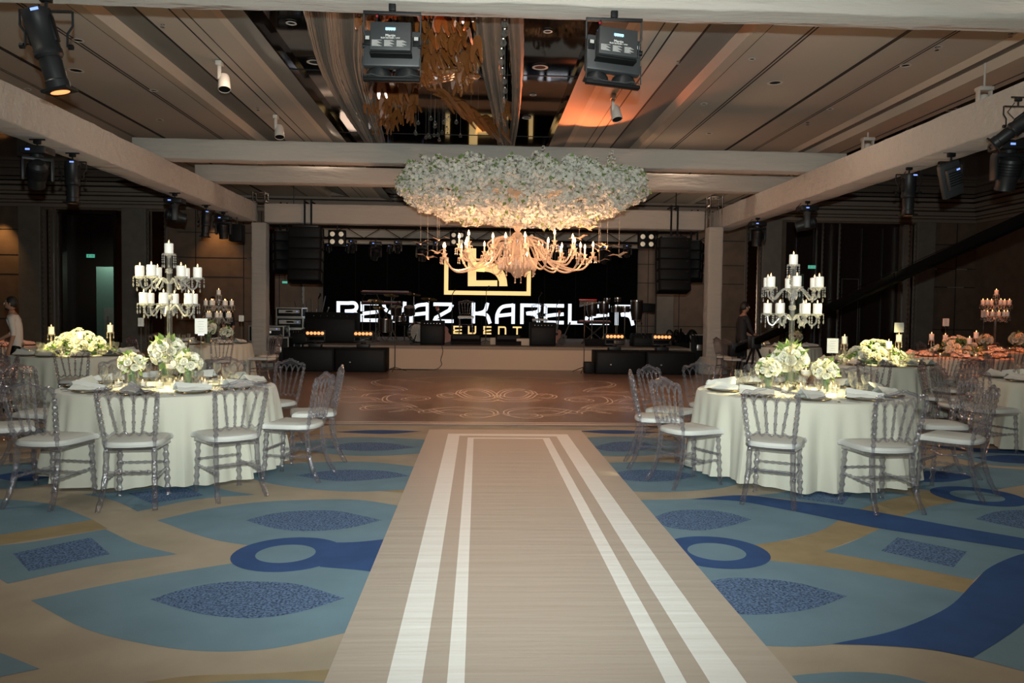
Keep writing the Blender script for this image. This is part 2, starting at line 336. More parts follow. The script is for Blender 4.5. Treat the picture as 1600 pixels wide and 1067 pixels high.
poly(c, [[(1080, 780), (1160, 774), (1225, 781), (1350, 797), (1475, 820), (1620, 845)], [(1620, 845), (1620, 863)], [(1620, 863), (1500, 845), (1375, 826), (1300, 811), (1225, 796), (1150, 783), (1080, 780)]], 'blue', z3)
poly(c, [[(1375, 826), (1500, 845), (1620, 862)], [(1620, 862), (1590, 870), (1535, 895)], [(1535, 895), (1522, 906)], [(1522, 906), (1400, 882), (1287, 862)], [(1287, 862), (1330, 847), (1375, 826)]], T, z1)
poly(c, [[(1402, 840), (1511, 862)], [(1511, 862), (1490, 887)], [(1490, 887), (1377, 861)], [(1377, 861), (1402, 840)]], 'speck', z2)
poly(c, [[(1640, 858), (1590, 868), (1545, 888), (1520, 912), (1480, 950), (1400, 985), (1300, 1007)], [(1300, 1007), (1370, 1009), (1450, 1015), (1520, 1028)], [(1520, 1028), (1565, 1000), (1600, 974), (1660, 920)], [(1660, 920), (1640, 858)]], 'blue', z3)
poly(c, [[(1520, 1028), (1565, 1000), (1600, 974), (1700, 900)], [(1700, 900), (1740, 1080), (1600, 1049)], [(1600, 1049), (1520, 1028)]], T, z1)
poly(c, [[(1200, 1064), (1247, 1055), (1325, 1050), (1400, 1055), (1470, 1072)], [(1470, 1072), (1470, 1100), (1200, 1100)], [(1200, 1100), (1200, 1064)]], T, z1)
poly(c, [[(1400, 812), (1440, 795), (1500, 784), (1620, 776)], [(1620, 776), (1620, 846)], [(1620, 846), (1475, 821), (1400, 812)]], T, z1)
poly(c, [[(1524, 811), (1550, 801), (1590, 797), (1650, 800)], [(1650, 800), (1640, 830), (1580, 823), (1524, 811)]], 'speck', z2)
ell(c, 1530, 776, 64, 15.5, 'blue', z3); ell(c, 1527, 775.5, 36, 7.5, T, z4)
poly(c, [[(1385, 757), (1420, 735), (1500, 728), (1600, 734), (1700, 745)], [(1700, 745), (1600, 758), (1500, 770), (1385, 757)]], T, z1)
poly(c, [[(1390, 746), (1440, 737), (1480, 737), (1526, 746)], [(1526, 746), (1480, 753), (1430, 752), (1390, 746)]], 'blue', z2)
poly(c, [[(1480, 712), (1530, 706), (1640, 710)], [(1640, 710), (1640, 730)], [(1640, 730), (1550, 727), (1480, 712)]], T, z1)
poly(c, [[(1520, 715), (1570, 711), (1630, 714)], [(1630, 714), (1620, 724), (1560, 722), (1520, 715)]], 'blue', z2)
poly(c, [[(1440, 695), (1520, 700), (1640, 706)], [(1640, 706), (1640, 711)], [(1640, 711), (1520, 706), (1440, 695)]], 'blue', z2)
poly(c, [[(900, 724), (957, 723), (1030, 722), (1100, 731), (1172, 750)], [(1172, 750), (1130, 762), (1060, 768), (980, 767), (920, 755)], [(920, 755), (900, 724)]], T, z1)
poly(c, [[(945, 745), (975, 736), (1020, 734), (1060, 737), (1091, 744)], [(1091, 744), (1050, 751), (1010, 753), (970, 749), (945, 745)]], 'speck', z2)
poly(c, [[(890, 685), (960, 682), (1030, 685), (1090, 697)], [(1090, 697), (1040, 709), (970, 713), (900, 709)], [(900, 709), (890, 685)]], T, z1)
poly(c, [[(925, 699), (960, 691), (1000, 691), (1030, 698)], [(1030, 698), (990, 705), (950, 705), (925, 699)]], 'speck', z2)
poly(c, [[(900, 674), (960, 672), (1040, 676)], [(1040, 676), (960, 678), (900, 674)]], 'blue', z2)
# the pattern goes on between the tables further out
for i, (x, y, s) in enumerate([(-4.6, 9.3, 1), (4.6, 9.3, 1), (-7.5, 8.9, 1.1), (4.9, 10.6, 1), (-4.9, 10.8, 1), (-8.5, 11, 1), (8.8, 10.9, 1), (-8.2, 6.2, 1.2)]):
    L = [(x+s*1.15*math.sin(t), y+s*.52*math.cos(t)*abs(math.cos(t))**.4*(1)) for t in [2*PI*k/32 for k in range(32)]][::-1]
    c.add([(a, b, z1+.0009+i*.00003) for a, b in L], [tuple(range(32))], T)
    c.add([(x+(a-x)*.5, y+(b-y)*.4, z2+.0012+i*.00003) for a, b in L], [tuple(range(32))], 'speck' if i % 2 else 'blue')
floor = st(c.build('floor', smooth=False))
# ---- aisle runner
r = MB(); xs = [-.6, -.47, -.35, -.21, -.11, -.04, .18, .38, .58, .77, .855, .95, 1.10, 1.2, 1.31]
ys = [-2+.16*i for i in range(70)]; ys = [y for y in ys if y < 8.9]+[8.93, 9.01, 9.13, 9.28, 9.45, 9.62]
g = {}
for j, y in enumerate(ys):
    for i, x in enumerate(xs):
        e = 1 if 0 < i < len(xs)-1 and 0 < j < len(ys)-1 else 0
        r.v.append((x, y, .010+e*(.0035*noise.noise((x*.8, y*4.2, 0))+.002)))
for j in range(len(ys)-1):
    for i in range(len(xs)-1):
        a, b, y = xs[i], xs[i+1], (ys[j]+ys[j+1])/2; n = len(xs)
        wh = (y < 9.28 and ((a, b) in ((-.35, -.21), (.95, 1.10)))) or (y < 9.01 and ((a, b) in ((-.11, -.04), (.77, .855)))) or (9.13 < y < 9.28 and a >= -.35 and b <= 1.1) or (8.93 < y < 9.01 and a >= -.11 and b <= .855)
        r.f.append((j*n+i, j*n+i+1, (j+1)*n+i+1, (j+1)*n+i)); r.m.append(r.mi('runwhite' if wh else 'runner'))
r.box((.355, 3.81, .0055), (1.9, 11.6, .004), 'runner')
r.build('aisle_runner', label='long greige aisle runner with white border stripes leading to the dance floor', cat='runner')
# ---- dance floor
d = MB(); d.box((.3, 14.8, .006), (12.3, 9.66, .012), 'dance')
def strip(mb, pts, wd, m, z):
    L = [Vector((p[0], p[1], 0)) for p in pts]; vs = []
    for i, p in enumerate(L):
        t = (L[min(i+1, len(L)-1)]-L[max(i-1, 0)]).normalized(); n = Vector((-t.y, t.x, 0))*wd/2
        vs += [(p.x+n.x, p.y+n.y, z), (p.x-n.x, p.y-n.y, z)]
    mb.add(vs, [(2*i+1, 2*i+3, 2*i+2, 2*i) for i in range(len(L)-1)], m)
for y0, y1 in ((10.05, 10.12), (10.2, 10.25)): d.add([(-5.8, y0, .0135), (6.4, y0, .0135), (6.4, y1, .0135), (-5.8, y1, .0135)], [(0, 1, 2, 3)], 'danceline')
# printed scrollwork, mirrored about the middle (traced on one side)
def Pc(x, y): return P(460+x/2.5806, 580+y/2.5806)
XC = .345
scroll = [
 [(812, 178), (790, 186), (745, 192), (690, 190), (668, 182), (690, 176), (740, 178), (800, 178), (795, 165), (740, 155), (650, 150), (560, 156), (505, 165), (510, 172), (560, 168), (620, 160), (700, 166)],
 [(505, 165), (470, 158), (420, 166), (380, 168), (440, 158), (400, 155), (330, 158), (280, 160), (265, 152), (300, 143), (360, 142), (430, 143), (480, 152)],
 [(480, 152), (440, 138), (380, 130), (355, 120), (365, 105), (410, 98), (480, 104), (530, 112), (515, 120), (460, 122), (430, 116), (455, 110), (490, 113)],
 [(380, 130), (320, 126), (270, 128), (200, 130), (160, 122), (175, 112), (230, 108), (300, 112), (330, 120)],
 [(230, 108), (160, 103), (100, 98), (95, 92), (150, 90), (210, 94)],
 [(240, 70), (190, 64), (155, 70), (180, 80), (230, 78), (210, 70)],
 [(270, 105), (290, 95), (360, 92), (410, 95)], [(240, 76), (300, 82), (360, 78), (440, 80), (400, 66), (340, 60), (310, 48), (340, 38), (400, 36), (450, 42)],
 [(480, 34), (540, 28), (620, 26), (700, 24), (760, 30)], [(560, 50), (500, 44), (460, 40)],
 [(650, 92), (665, 80), (720, 74), (770, 80), (800, 95), (805, 110), (760, 118), (690, 112), (650, 92)],
 [(668, 92), (690, 82), (735, 80), (775, 90), (788, 104), (750, 110), (700, 106), (668, 92)],
 [(640, 116), (700, 124), (790, 126), (812, 120)], [(640, 108), (600, 110), (575, 100), (610, 92), (640, 98)],
 [(270, 140), (330, 150), (400, 150), (470, 146)], [(540, 160), (590, 176), (650, 180), (700, 184)],
]
for sp in scroll:
    q = spl([Vector((*Pc(*p), 0)) for p in sp], 5)
    for off in (0, .10):
        a = [(p.x+off*.6, p.y+off) for p in q]
        strip(d, a, .02, 'danceline', .0135); strip(d, [(2*XC-x, y) for x, y in a][::-1], .02, 'danceline', .0135)
d.build('dance_floor', smooth=False, label='wide glossy brown dance floor printed with pale scrollwork in front of the stage', cat='dance floor')
# ---- ceiling: long coffers running away from the camera
CX = -.703
def zk(k): return k*3.8
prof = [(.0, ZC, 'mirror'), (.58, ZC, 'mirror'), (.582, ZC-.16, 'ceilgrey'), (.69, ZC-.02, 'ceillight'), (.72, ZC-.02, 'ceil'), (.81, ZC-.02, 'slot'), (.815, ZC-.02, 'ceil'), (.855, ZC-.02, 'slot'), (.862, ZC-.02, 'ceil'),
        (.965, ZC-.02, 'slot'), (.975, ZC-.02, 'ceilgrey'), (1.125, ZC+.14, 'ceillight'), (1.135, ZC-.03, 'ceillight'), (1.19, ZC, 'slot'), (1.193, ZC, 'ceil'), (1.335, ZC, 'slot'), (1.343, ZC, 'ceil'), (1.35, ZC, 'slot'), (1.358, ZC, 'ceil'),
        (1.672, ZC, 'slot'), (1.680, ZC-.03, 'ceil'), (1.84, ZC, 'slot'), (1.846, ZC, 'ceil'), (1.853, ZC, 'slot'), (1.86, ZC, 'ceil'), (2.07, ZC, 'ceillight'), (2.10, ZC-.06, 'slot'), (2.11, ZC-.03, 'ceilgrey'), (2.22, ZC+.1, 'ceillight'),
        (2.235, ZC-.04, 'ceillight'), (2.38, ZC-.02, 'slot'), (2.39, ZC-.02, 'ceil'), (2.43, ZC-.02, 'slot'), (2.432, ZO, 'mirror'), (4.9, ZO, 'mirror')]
ce = MB()
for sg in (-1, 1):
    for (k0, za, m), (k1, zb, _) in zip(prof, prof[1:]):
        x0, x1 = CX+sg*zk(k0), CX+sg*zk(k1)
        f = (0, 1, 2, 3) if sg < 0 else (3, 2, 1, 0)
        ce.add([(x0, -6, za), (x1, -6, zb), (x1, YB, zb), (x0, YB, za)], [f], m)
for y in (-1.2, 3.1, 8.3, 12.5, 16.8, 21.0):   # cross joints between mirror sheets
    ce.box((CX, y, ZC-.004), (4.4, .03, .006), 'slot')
st(ce.build('ceiling', smooth=False))
# ---- walls
def wall(name, x0, y0, x1, y1, h, m, t=.15, n=(0, 0)):
    b = MB(); b.box(((x0+x1)/2+n[0]*t/2, (y0+y1)/2+n[1]*t/2, h/2), (abs(x1-x0)+(t if x0 == x1 else 0), abs(y1-y0)+(t if y0 == y1 else 0), h), m); return st(b.build(name, smooth=False))
wb = MB(); DL = (-14.2, -12.16, 4.72); DR = (10.75, 14.9, 4.75)
def wbx(x0, x1, z0, z1, m='wallp', y=YB, t=.2): wb.box(((x0+x1)/2, y+t/2, (z0+z1)/2), (x1-x0, t, z1-z0), m)
wbx(XL, DL[0], 0, 5.65); wbx(DL[0], DL[1], DL[2], 5.65); wbx(DL[1], DR[0], 0, 5.65); wbx(DR[0], DR[1], DR[2], 5.65); wbx(DR[1], XR, 0, 5.65)
# panel joints
for z in (1.05, 2.55, 3.2, 4.05):
    for x0, x1 in ((XL, -15.4), (-10.2, 9.8), (16.0, XR)): wbx(x0, x1, z-.012, z+.012, 'slot', YB-.008, .01)
for x in (-16.5, -9.6, -8.0, -6.8, 5.9, 7.0, 8.4, 16.9, -7.4): wbx(x-.012, x+.012, 0, 4.8, 'slot', YB-.008, .01)
for x0, x1, z in ((-8.0, -7.1, 2.56), (-7.9, -6.9, 3.2), (16.0, 16.2, 3.2), (16.6, 17.2, 2.56), (16.9, 17.3, 3.2), (9.0, 9.1, 2.4)): wbx(x0, x1, z-.018, z+.002, 'steel', YB-.012, .01)
st(wb.build('wall_back', smooth=False))
wall('wall_left', XL, -6, XL, YB, 5.65, 'wallp', n=(-1, 0)); wall('wall_right', XR, -6, XR, YB, 5.65, 'wallp', n=(1, 0)); wall('wall_front', XL, -6, XR, -6, 5.65, 'wallp', n=(0, -1))
co = MB()
for z, dp, h in ((4.86, .10, .10), (4.98, .16, .07), (5.10, .22, .12), (5.25, .30, .08), (5.38, .38, .14), (5.55, .46, .10)):
    co.box((0, YB-dp/2, z), (XR-XL, dp, h), 'cornice')
    co.box((XR-dp/2, 10, z), (dp, 33, h), 'cornice'); co.box((XL+dp/2, 10, z), (dp, 33, h), 'cornice')
st(co.build('trim_1', smooth=False))
# pilasters and polished uprights
n_ = 2
for x0, x1 in ((-15.31, -14.6), (-11.95, -11.15), (9.82, 10.5), (15.32, 15.97), (6.15, 6.75)):
    b = MB(); b.box(((x0+x1)/2, YB-.14, 2.4), (x1-x0, .28, 4.8), 'pilaster', b=.02); b.box(((x0+x1)/2, YB-.16, .15), (x1-x0+.06, .34, .3), 'pilaster', b=.02)
    st(b.build('trim_%d' % n_, smooth=False)); n_ += 1
for x, wd, m in ((-14.5, .12, 'steel'), (-14.28, .1, 'steel'), (-11.1, .05, 'steel'), (-10.55, .06, 'steel'), (9.3, .07, 'steel'), (9.76, .06, 'steel'), (14.98, .16, 'steel'), (15.27, .05, 'steel'), (-5.95, .06, 'steel'), (8.35, .03, 'steel'), (12.6, .025, 'steel'), (12.0, .02, 'steel')):
    b = MB(); b.box((x, YB-.12, 2.36), (wd, .1, 4.7), m)
    for k in range(26): b.box((x, YB-.175, .3+k*.17), (wd*1.2, .03, .06+.05*random.random()), m)
    st(b.build('trim_%d' % n_, smooth=False)); n_ += 1
for i, (x, wd) in enumerate(((-10.8, .42), (9.53, .38), (-12.08, .2), (15.12, .14), (-7.1, .35))):
    b = MB(); b.box((x, YB-.06, 2.36), (wd, .08, 4.7), 'mirrorwall'); st(b.build('trim_%d' % n_, smooth=False)); n_ += 1
# doors
b = MB()
b.box((DL[0]+.09, YB+.15, 2.3), (.18, .3, 4.7), 'darkwood'); b.box((DL[1]-.09, YB+.15, 2.3), (.18, .3, 4.7), 'darkwood'); b.box((-13.2, YB+.15, 4.68), (2.0, .3, .12), 'darkwood')
b.box((-13.2, 29.6, 2.6), (4.6, .1, 5.2), 'darkwood')     # end of the service corridor
b.box((-15.3, 28.2, 2.6), (.1, 2.8, 5.2), 'darkwood'); b.box((-11.1, 28.2, 2.6), (.1, 2.8, 5.2), 'darkwood'); b.box((-13.2, 28.2, 5.2), (4.2, 2.8, .1), 'darkwood'); b.box((-13.2, 28.2, -.05), (4.2, 2.8, .1), 'darkwood')
st(b.build('door_1', smooth=False))
b = MB(); b.box((-12.9, 27.9, 1.45), (1.25, .06, 2.9), 'greendoor'); b.box((-12.75, 27.85, .72), (1.0, .05, 1.44), 'pilaster'); b.box((-13.1, 27.8, 1.0), (.03, .05, .3), 'steel'); b.box((-12.45, 27.82, 2.3), (.45, .04, 1.2), 'cornice')
st(b.build('door_2', smooth=False))
b = MB()
b.box(((DR[0]+DR[1])/2, YB+.22, 2.4), (DR[1]-DR[0], .1, 4.8), 'darkwood')
for x in (11.2, 11.9, 12.75, 13.55, 14.3): b.box((x, YB+.14, 2.3), (.08, .08, 4.6), 'darkwood', b=.01)
for x0, x1, z0, z1 in ((12.85, 13.45, .2, 2.8),): 
    for a in (x0, x1): b.box((a, YB+.13, (z0+z1)/2), (.015, .02, z1-z0), 'pilaster')
    b.box(((x0+x1)/2, YB+.13, z1), (x1-x0, .02, .015), 'pilaster')
b.box((11.15, YB+.12, 1.5), (.62, .05, 2.9), 'greendoor')
st(b.build('door_3', smooth=False))
# exit signs
for p, lb in (((-13.05, 26.52, 3.19), 'small green lit exit sign above the open service doorway'), ((11.66, 26.52, 3.19), 'small green lit exit sign on the dark doors behind the camera crane'), (None, 'small green lit exit sign between column and hung speakers')):
    sc_ = .62
    if p is None: p = at(445, 441, Y=26.5); sc_ = .4
    t = thing('exit_sign', lb, 'exit sign', p); t.scale = (sc_,)*3
    b = MB(); b.box((0, .03, 0), (.50, .06, .24), 'black', b=.01); b.box((0, .05, 1.3), (.03, .03, 2.4), 'black'); b.box((0, .10, .05), (.1, .12, .1), 'black'); b.build('housing', t)
    b = MB(); b.box((0, -.004, 0), (.44, .008, .19), 'exit')
    # running figure and arrow
    b.box((-.1, -.012, .01), (.03, .006, .08), 'print'); b.box((-.1, -.012, .065), (.025, .006, .025), 'print'); b.box((-.12, -.012, -.04), (.05, .006, .015), 'print'); b.box((.06, -.012, 0), (.12, .006, .02), 'print'); b.prism([(.12, -.04), (.17, 0), (.12, .04)], .008, .016, 'print', Tm(rot=(PI/2, 0, 0)))
    b.build('lit_panel', t)
# ================================================================ DRAPED TRUSS FRAME
def draped(name, label, c, d, seed, n=(8, 2), m='drape', group=None):
    """box wrapped in gathered cloth"""
    b = bmesh.new(); bmesh.ops.create_cube(b, size=1)
    for v in b.verts: v.co = Vector((v.co.x*d[0], v.co.y*d[1], v.co.z*d[2]))
    ax = 0 if d[0] > d[1] else 1
    if d[2] > max(d[0], d[1]): ax = 2
    bmesh.ops.bevel(b, geom=b.edges[:], offset=.02, segments=2, affect='EDGES', profile=.5)
    L = [e for e in b.edges if abs((e.verts[0].co-e.verts[1].co)[ax]) > d[ax]*.5]
    bmesh.ops.subdivide_edges(b, edges=L, cuts=int(d[ax]/.28), use_grid_fill=True)
    Lz = [e for e in b.edges if abs((e.verts[0].co-e.verts[1].co)[(2 if ax != 2 else 0)]) > .15]
    bmesh.ops.subdivide_edges(b, edges=Lz, cuts=4, use_grid_fill=True)
    for v in b.verts:
        p = v.co*1.0; q = Vector((p.x*1.2, p.y*1.2, p.z*3))+Vector((seed*7.1, 0, 0))
        nn = noise.noise_vector(q)*.008+noise.noise_vector(q*3.7)*.010; nn[ax] = 0; v.co += nn
    me = bpy.data.meshes.new(name); b.to_mesh(me); b.free(); me.materials.append(M[m]); me.polygons.foreach_set('use_smooth', [True]*len(me.polygons))
    o = bpy.data.objects.new(name, me); COL.objects.link(o); o.location = c
    return tag(o, label, 'draped beam' if ax != 2 else 'column', group)
G = 'cloth-wrapped truss frame around the dance floor'
draped('draped_beam', 'long cream cloth-wrapped beam running down the left of the room', (-5.83, 12.2, 3.91), (.46, 15.2, .47), 1, group=G)
draped('draped_beam', 'long cream cloth-wrapped beam running down the right of the room', (6.25, 12.2, 3.89), (.5, 15.2, .47), 2, group=G)
draped('draped_beam', 'white cloth-wrapped crossbeam at the top of the frame carrying the blinders', (.3, 7.02, 4.38), (12.4, .34, .36), 3, group=G)
draped('draped_beam', 'cloth-wrapped crossbeam passing just behind the flower cloud, nearer of two', (.3, 14.2, 4.32), (12.95, .36, .36), 4, group=G)
draped('draped_beam', 'cloth-wrapped crossbeam, second behind the flower cloud, nearer the stage', (.45, 16.75, 4.34), (12.9, .36, .36), 5, group=G)
draped('draped_beam', 'cloth-wrapped crossbeam joining the two columns in front of the stage', (.2, 19.5, 3.86), (11.0, .4, .47), 6, group=G)
draped('draped_beam', 'grey cloth-wrapped beam behind the stage lights above the screen', (.2, 25.55, 3.92), (11.2, .3, .52), 7, group=G)
def column(x, y, label):
    t = thing('draped_column', label, 'column', (x, y, 0), group='cloth-wrapped columns by the stage')
    o = draped('shaft', None, (0, 0, 2.0), (.36, .36, 3.3), x); o.parent = t; del o['category']
    b = MB()
    for (r0, r1, z0, z1) in ((.34, .34, 0, .26), (.34, .24, .26, .42)):
        b.lathe([(r0*1.15, z0), (r1*1.15, z1)], 'drape', 8, Tm(rot=(0, 0, PI/8)))
    b.build('plinth', t, smooth=False)
    b = MB()
    for a in (-.15, .15):
        for e in (-.15, .15): b.tube([(a, e, 3.6), (a, e, 4.42)], .022, 'chrome')
    for z in (4.2, 4.4):
        for a in (-.15, .15): b.tube([(a, -.15, z), (a, .15, z)], .015, 'chrome', 6); b.tube([(-.15, a, z), (.15, a, z)], .015, 'chrome', 6)
    b.build('truss_head', t)
column(-5.52, 19.75, 'cream cloth-wrapped column rising beside the flight cases')
column(5.85, 19.0, 'cream cloth-wrapped column with flared base near the crane operator')
# ================================================================ CHAIRS
def bead(z0, z1, r, n):
    """turned spindle radii between two heights"""
    out = []
    for i in range(n):
        t = i/(n-1); z = z0+(z1-z0)*t
        out.append((z, r*(.82+.62*abs(math.sin(t*PI*6.5))**3+.15*math.sin(PI*t))))
    return out
def turned(mb, a, b_, r, n=27, m='acrylic', sides=7):
    a, b_ = Vector(a), Vector(b_); B = bead(0, 1, r, n); mb.tube([a+(b_-a)*z for z, _ in B], [q for _, q in B], m, sides)
def chair_parts():
    D = {}
    def yb(z): return -.19-(z-.44)*.20
    fl = []
    for sx in (-1, 1):
        b = MB(); turned(b, (sx*.165, .185, .43), (sx*.18, .205, 0), .017); D['front_leg%d' % sx] = ('leg', b)
        b = MB(); P_ = spl([(sx*.165, -.185, .44), (sx*.168, -.20, .28), (sx*.18, -.245, .12), (sx*.195, -.31, 0)], 5); b.tube(P_, [.019*(1+.22*(i % 3 == 1)) for i in range(len(P_))], 'acrylic', 7); D['rear_leg%d' % sx] = ('leg', b)
        b = MB(); P_ = [Vector((sx*(.165+.042*t), yb(.44+.42*t), .44+.42*t)) for t in [i/44 for i in range(45)]]
        b.tube(P_, [.0135*(.88+.55*abs(math.sin(i*.62))**3*(i > 6))*(1+.2*math.sin(PI*i/44)) for i in range(45)], 'acrylic', 7); D['post%d' % sx] = ('back_post', b)
    for k, sx in enumerate((-1.5, -.5, .5, 1.5)):
        b = MB(); P_ = [Vector((sx*(.056+.029*t), yb(.565+.25*t), .565+.25*t)) for t in [i/32 for i in range(33)]]
        b.tube(P_, [.0066*(1+.9*(i in (4, 10, 11, 21, 22, 28))+.45*math.sin(PI*i/32)) for i in range(33)], 'acrylic', 6); D['spindle%d' % k] = ('spindle', b)
    # crest: outer line with small ears, five arches beneath
    b = MB(); top = [(-.207, .855), (-.205, .885), (-.175, .902), (-.13, .895), (-.10, .912), (-.05, .925), (-.02, .940), (0, .934), (.02, .940), (.05, .925), (.10, .912), (.13, .895), (.175, .902), (.205, .885), (.207, .855)]
    b.tube(spl([(x, yb(z), z) for x, z in top], 3), .0125, 'acrylic', 7)
    xs_ = [-.204, -.1265, -.0425, .0425, .1265, .204]
    for x0, x1 in zip(xs_, xs_[1:]):
        mid = (x0+x1)/2; b.tube(spl([(x0, yb(.815), .815), (x0+.012, yb(.85), .85), (mid, yb(.880), .880), (x1-.012, yb(.85), .85), (x1, yb(.815), .815)], 3), .0085, 'acrylic', 6)
    vs = []; n = 12
    for i in range(n+1):
        x = -.17+.34*i/n; vs += [(x, yb(.88), .874+.012*abs(math.sin(i*PI/2.4))), (x, yb(.915), .905+.024*(1-abs(x)/.17))]
    b.add(vs, [(2*i, 2*i+2, 2*i+3, 2*i+1) for i in range(n)], 'acrylic'); D['crest'] = ('crest_rail', b)
    b = MB(); Q = []
    for i in range(5):
        x0, x1 = [(-.172+.344*j/5) for j in (i, i+1)]; Q += [(x0, yb(.565), .572), ((x0+x1)/2, yb(.55), .545)]
    Q.append((.172, yb(.565), .572)); b.tube(spl(Q, 3), .0085, 'acrylic', 6); D['lower'] = ('lower_rail', b)
    b = MB(); sh = [(-.175, -.195), (.175, -.195), (.21, .16), (.185, .205), (-.185, .205), (-.21, .16)]; b.prism(sh, .432, .456, 'acrylic'); D['frame'] = ('seat_frame', b)
    b = MB(); vs = []; K = [(1.0, .457), (1.02, .475), (.98, .495), (.80, .508), (.4, .512)]
    sh2 = [Vector((x, y, 0)) for x, y in sh]; q = spl(sh2, 4, True); q = [sh2[0].lerp(p, 1) for p in q]
    for s_, z in K: vs += [(p.x*s_*.98, p.y*s_*.98, z) for p in q]
    n = len(q); fs = [(i*n+j, i*n+(j+1) % n, (i+1)*n+(j+1) % n, (i+1)*n+j) for i in range(len(K)-1) for j in range(n)]+[tuple(range((len(K)-1)*n, len(K)*n))]
    b.add(vs, fs, 'cushion'); D['cushion'] = ('cushion', b)
    for k, (a, e) in enumerate((((-.17, .19, .22), (-.175, -.215, .22)), ((.17, .19, .22), (.175, -.215, .22)), ((-.172, .192, .27), (.172, .192, .27)), ((-.172, -.20, .27), (.172, -.20, .27)), ((-.17, .03, .22), (.17, .03, .22)))):
        b = MB(); turned(b, a, e, .0095, 25, sides=6); D['stretch%d' % k] = ('stretcher', b)
    return D
CP = chair_parts()
CMESH = {k: b.mesh('chair_'+n, True) for k, (n, b) in CP.items()}
al = MB()
for k, (n, b) in CP.items():
    if k != 'cushion': al.add(b.v, b.f, 'acrylic')
FARFRAME = al.mesh('far_chair_frame', True)
def chair(x, y, face, label, group, parts=True):
    t = thing('clear_chair', label, 'chair', (x, y, 0), math.atan2(face[1]-y, face[0]-x)-PI/2, group)
    if parts:
        for k, (n, b) in CP.items():
            o = bpy.data.objects.new(n, CMESH[k]); COL.objects.link(o); o.parent = t
    else:
        o = bpy.data.objects.new('frame', FARFRAME); COL.objects.link(o); o.parent = t
        o = bpy.data.objects.new('cushion', CMESH['cushion']); COL.objects.link(o); o.parent = t
    return t
def ring(tab, spots, phrase, group, parts=True, jit=.0):
    cx, cy = TAB[tab][:2]; out = []
    for i, (x, y) in enumerate(spots):
        d_ = Vector((x-cx, y-cy)); d_ = d_.normalized()*max(d_.length, TAB[tab][2]+.35) if tab != 'T12' else d_; x, y = cx+d_.x, cy+d_.y
        rr = random.Random(i*31+len(tab)*7+int(cx*10)); a = rr.uniform(-.25, .25)
        out.append(chair(x, y, (cx+a, cy+a*.5), None, group, parts))
    number_them(out, phrase); return out
ring('T1', [(-3.24, 6.02), (-2.62, 6.03), (-2.02, 6.28), (-1.74, 6.92), (-1.75, 7.60), (-2.22, 8.36), (-2.85, 8.5), (-3.65, 8.15), (-4.06, 7.45), (-3.90, 6.62)],
     'clear acrylic chair with white seat at the left candelabra table', 'clear chairs around the left candelabra table')
ring('T2', [(2.42, 6.10), (3.16, 6.02), (2.02, 6.76), (2.05, 7.95), (1.78, 7.42), (2.62, 8.45), (3.3, 8.55), (4.0, 8.1), (3.92, 6.42), (4.28, 7.08)],
     'clear acrylic chair with white seat at the right candelabra table', 'clear chairs around the right candelabra table')
def around(k, angs, r=1.25):
    cx, cy, R = TAB[k]; return [(cx+r*math.cos(math.radians(a)), cy+r*math.sin(math.radians(a))) for a in angs]
ring('T3', around('T3', (-128, -64, -20, 20, 165, 60, 120, 205)), 'clear chair at the flower-mound table left of the candelabra', 'clear chairs around the left flower-mound table', False)
ring('T5', around('T5', (-118, -62, -25, 15, 60, 120, 165, 200)), 'clear chair at the flower-mound table right of the candelabra', 'clear chairs around the right flower-mound table', False)
ring('T6', around('T6', (-163, 145, 95, 178)), 'clear chair at the cloth-draped table cut off by the right edge', 'clear chairs at the table cut off by the right edge', True)
ring('T4', around('T4', (-130, -60, -10, 30, 150, 100)), 'clear chair at the table behind the left candelabra', 'clear chairs around the table behind the left candelabra', False)
ring('T8', around('T8', (-165, -140, -60, 10, 100, 150)), 'clear chair at the dim table by the crane operator', 'clear chairs around the dim table by the crane', False)
ring('T7', around('T7', (-100, -50, 0, 50)), 'clear chair at the orange-lit table by the left edge', 'clear chairs around the orange-lit left table', False)
ring('T9', around('T9', (-140, -100, -60, -20, 30, 170)), 'clear chair at the orange-lit table with low flowers', 'clear chairs around the orange-lit flower table', False)
ring('T10', around('T10', (-150, -110, -70, 170, 60)), 'clear chair at the far orange-lit candelabra table', 'clear chairs around the far candelabra table', False)
TAB['T12'] = (-6.4, 7.9, .9)
ring('T12', [(-5.30, 7.35), (-5.12, 7.95), (-5.35, 8.6), (-5.75, 9.0), (-5.0, 6.7)], 'clear chair in the cluster by the left edge', 'clear chairs clustered by the left edge', True)
